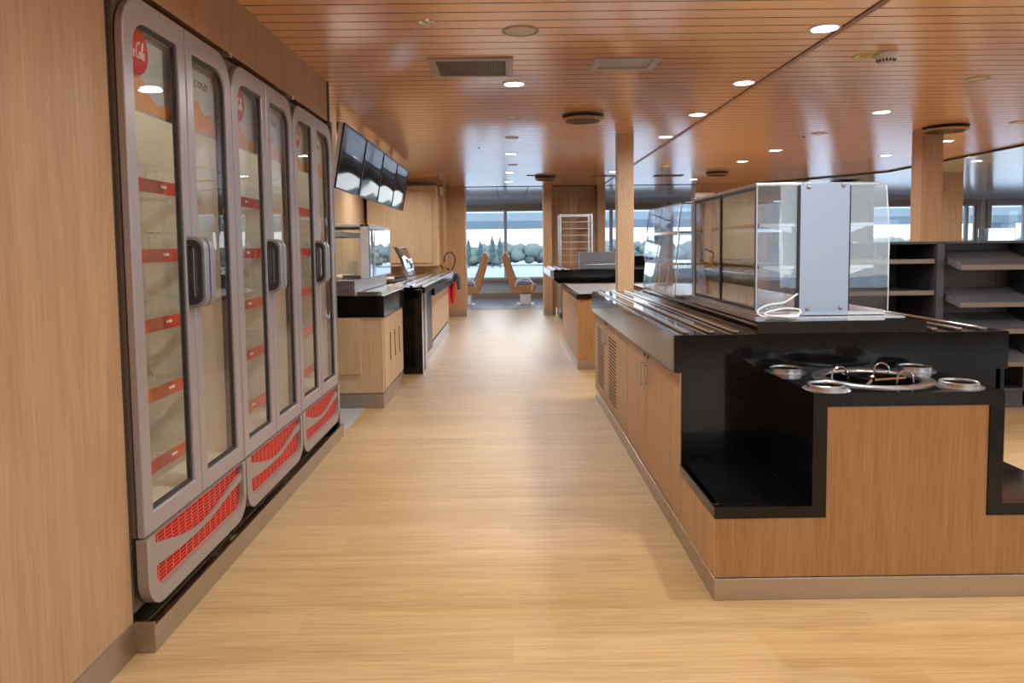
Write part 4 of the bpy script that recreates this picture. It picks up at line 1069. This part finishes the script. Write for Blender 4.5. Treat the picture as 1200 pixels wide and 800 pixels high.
sp = T('sprinkler_head', 'small chrome sprinkler head in the ceiling, left of the pale disc', 'sprinkler', (-.375, 3.51, CEIL))
MB().lathe([(0, -.004), (.018, -.004), (.022, -.001), (.036, -.006), (.040, 0)], (-.375, 3.51, CEIL), 24).build('escutcheon', M['mirror'], sp, smooth=True)
MB().lathe([(0, -.028), (.014, -.027), (.014, -.024), (.005, -.022), (.005, -.004), (0, -.004)], (-.375, 3.51, CEIL), 16).build('deflector', M['steelx'], sp, smooth=True)
o = MB().lathe([(0, -.012), (.008, -.010), (.010, 0), (0, 0)], (.30 * 0 - .30, 7.9, CEIL), 12).build('ceiling_stud', M['slot'], None); tag(o, 'tiny dark stud on the ceiling left of the corridor discs', 'stud')
o = MB().lathe([(0, -.012), (.010, -.010), (.012, 0), (0, 0)], (3.02, 7.35, CEIL), 12).build('ceiling_stud', M['slot'], None); tag(o, 'tiny dark stud on the ceiling between the downlights right of the case', 'stud')

# ------------------------------------------------------------------ outside
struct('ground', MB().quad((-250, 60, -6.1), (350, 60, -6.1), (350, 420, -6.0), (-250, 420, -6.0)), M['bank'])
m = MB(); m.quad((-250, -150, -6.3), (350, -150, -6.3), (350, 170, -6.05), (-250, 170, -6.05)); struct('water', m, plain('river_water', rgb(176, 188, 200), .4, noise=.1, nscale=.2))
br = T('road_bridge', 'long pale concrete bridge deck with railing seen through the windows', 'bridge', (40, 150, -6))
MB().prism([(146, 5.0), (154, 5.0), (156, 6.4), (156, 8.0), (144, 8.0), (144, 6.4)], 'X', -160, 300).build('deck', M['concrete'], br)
m = MB(); m.box(-160, 300, 144, 144.2, 8.9, 9.05); m.box(-160, 300, 144, 144.2, 8.0, 8.5); x = -160
while x < 300: m.box(x, x + .25, 144, 144.2, 8.5, 8.9); x += 2.2
m.build('railing', M['rail'], br)
x = -150
while x < 300:
    if not -22 < x < 20: MB().box(x, x + 3, 148, 152, -6, 5.0).build('pier', M['concrete'], br)
    x += 42
_b = bmesh.new(); bmesh.ops.create_icosphere(_b, subdivisions=2, radius=1); IV = [v.co.copy() for v in _b.verts]; IF = [[v.index for v in f.verts] for f in _b.faces]; _b.free()
TV, TF = [], []
def add_tree(x, y, h, w_, seed):
    rnd = random.Random(seed)
    for k in range(15):
        r = w_ * rnd.uniform(.17, .32); c = Vector((x + rnd.uniform(-.5, .5) * w_, y + rnd.uniform(-.5, .5) * w_, -6 + h * rnd.uniform(.3, .88))); n0 = len(TV)
        for v in IV:
            q = v * r * rnd.uniform(.8, 1.2); q.z *= .8; TV.append(q + c)
        TF.extend([[i + n0 for i in f_] for f_ in IF])
rnd = random.Random(3); x = -170
while x < 330:
    add_tree(x, 280 + rnd.uniform(-4, 4), rnd.uniform(7.0, 8.6), rnd.uniform(7, 11), int(x * 10) + 9); x += rnd.uniform(3.5, 5.5)
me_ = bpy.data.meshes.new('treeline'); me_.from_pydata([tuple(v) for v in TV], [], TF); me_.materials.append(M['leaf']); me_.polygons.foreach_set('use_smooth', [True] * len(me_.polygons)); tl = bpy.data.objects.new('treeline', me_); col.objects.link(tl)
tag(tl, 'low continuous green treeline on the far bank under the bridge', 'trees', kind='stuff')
pop = [(549, 279), (563, 281), (577, 275), (586, 277)]
for i, (px, py) in enumerate(pop):
    Yp = 250; xx = (px - 595) / 840 * Yp; zt_ = 1.25 + (290 - py) / 840 * Yp
    t = T('poplar_tree', ['slim dark poplar beside the left window edge', 'slim dark poplar, second from the left window edge', 'tallest slim dark poplar left of the window post', 'slim dark poplar nearest the window post'][i], 'tree', (xx, Yp, -6), 'slim poplars beyond the water')
    m = MB(); n = 12; rr = [max(.05, 1.0 * math.sin(PI * (k / (n - 1)) ** .8) * (1 + .25 * math.sin(k * 2.3 + i))) for k in range(n)]
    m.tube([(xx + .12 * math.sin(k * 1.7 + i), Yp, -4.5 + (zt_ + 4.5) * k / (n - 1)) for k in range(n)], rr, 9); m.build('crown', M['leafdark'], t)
    MB().tube([(xx, Yp, -6), (xx, Yp, -3.8)], .25, 8).build('trunk', M['bark'], t)

# pieces of one kind become parts of their own
SPLIT = {'well_block_side', 'edge_rod', 'fixing_bolt', 'bracket', 'post', 'frame_rail', 'castor', 'peg', 'levelling_foot', 'front_flap', 'end_post', 'shelf_edge', 'handle', 'tray_slide', 'frame'}
cache = {}
def islands(me):
    if me.name in cache: return cache[me.name]
    bm = bmesh.new(); bm.from_mesh(me); bm.verts.ensure_lookup_table(); seen = {}; n = 0
    for v in bm.verts:
        if v.index in seen: continue
        st_ = [v]; seen[v.index] = n
        while st_:
            q = st_.pop()
            for e in q.link_edges:
                w2 = e.other_vert(q)
                if w2.index not in seen: seen[w2.index] = n; st_.append(w2)
        n += 1
    out = []
    if n > 1:
        for k in range(n):
            b2 = bm.copy(); b2.verts.ensure_lookup_table()
            bmesh.ops.delete(b2, geom=[v for v in b2.verts if seen[v.index] != k], context='VERTS')
            m2 = bpy.data.meshes.new(me.name); b2.to_mesh(m2); b2.free()
            for mm in me.materials: m2.materials.append(mm)
            out.append(m2)
    bm.free(); cache[me.name] = out
    return out
for o in list(col.objects):
    if o.type == 'MESH' and o.parent and o.name.split('.')[0] in SPLIT and not (o.name.startswith('handle') and o.parent.name.startswith('door') and o.children):
        base = o.name.split('.')[0]
        if base in ('handle', 'frame', 'tray_slide'): continue
        pcs = islands(o.data)
        for k, me2 in enumerate(pcs):
            if k == 0: o.data = me2
            else:
                c_ = o.copy(); c_.data = me2; col.objects.link(c_); c_.parent = o.parent

# ------------------------------------------------------------------ world, sun-less overcast sky
w = bpy.data.worlds.new('sky'); sc.world = w; w.use_nodes = True; nt = w.node_tree
bg = nt.nodes['Background']; tc = nt.nodes.new('ShaderNodeTexCoord'); sx = nt.nodes.new('ShaderNodeSeparateXYZ'); cr = nt.nodes.new('ShaderNodeValToRGB')
nt.links.new(tc.outputs['Generated'], sx.inputs[0]); nt.links.new(sx.outputs['Z'], cr.inputs[0]); nt.links.new(cr.outputs[0], bg.inputs[0])
cr.color_ramp.elements[0].position = .0; cr.color_ramp.elements[0].color = (.93, .97, 1, 1); cr.color_ramp.elements[1].position = .7; cr.color_ramp.elements[1].color = (.6, .76, 1, 1)
bg.inputs[1].default_value = 3.0

# ------------------------------------------------------------------ camera
F = 840.0; yaw = 0.0051665672891233715; shy = -56.77917163029127; pitch = 0.06452568295592256; roll = .012
cp, sp_ = math.cos(pitch), math.sin(pitch)
f = Vector((math.sin(yaw) * cp, math.cos(yaw) * cp, -sp_)); r = Vector((math.cos(yaw), -math.sin(yaw), 0)); u = r.cross(f)
c, s = math.cos(roll), math.sin(roll)
r2 = c * r - s * u; u2 = s * r + c * u
cd = bpy.data.cameras.new('camera'); cam = bpy.data.objects.new('camera', cd); col.objects.link(cam); sc.camera = cam
mt = Matrix((r2, u2, -f)).transposed().to_4x4(); mt.translation = (0, 0, 1.25); cam.matrix_world = mt
cd.sensor_fit = 'HORIZONTAL'; cd.sensor_width = 36; cd.lens = F / 1200 * 36; cd.shift_x = 0; cd.shift_y = shy / 1200
cd.clip_start = .05; cd.clip_end = 1000

sc.view_settings.view_transform = 'Standard'; sc.view_settings.look = 'None'; sc.view_settings.exposure = -.08; sc.view_settings.gamma = 1.1
cy = sc.cycles
cy.use_denoising = True; cy.max_bounces = 10; cy.diffuse_bounces = 4; cy.glossy_bounces = 5; cy.transparent_max_bounces = 24; cy.transmission_bounces = 6
cy.sample_clamp_indirect = 4; cy.caustics_reflective = False; cy.caustics_refractive = False
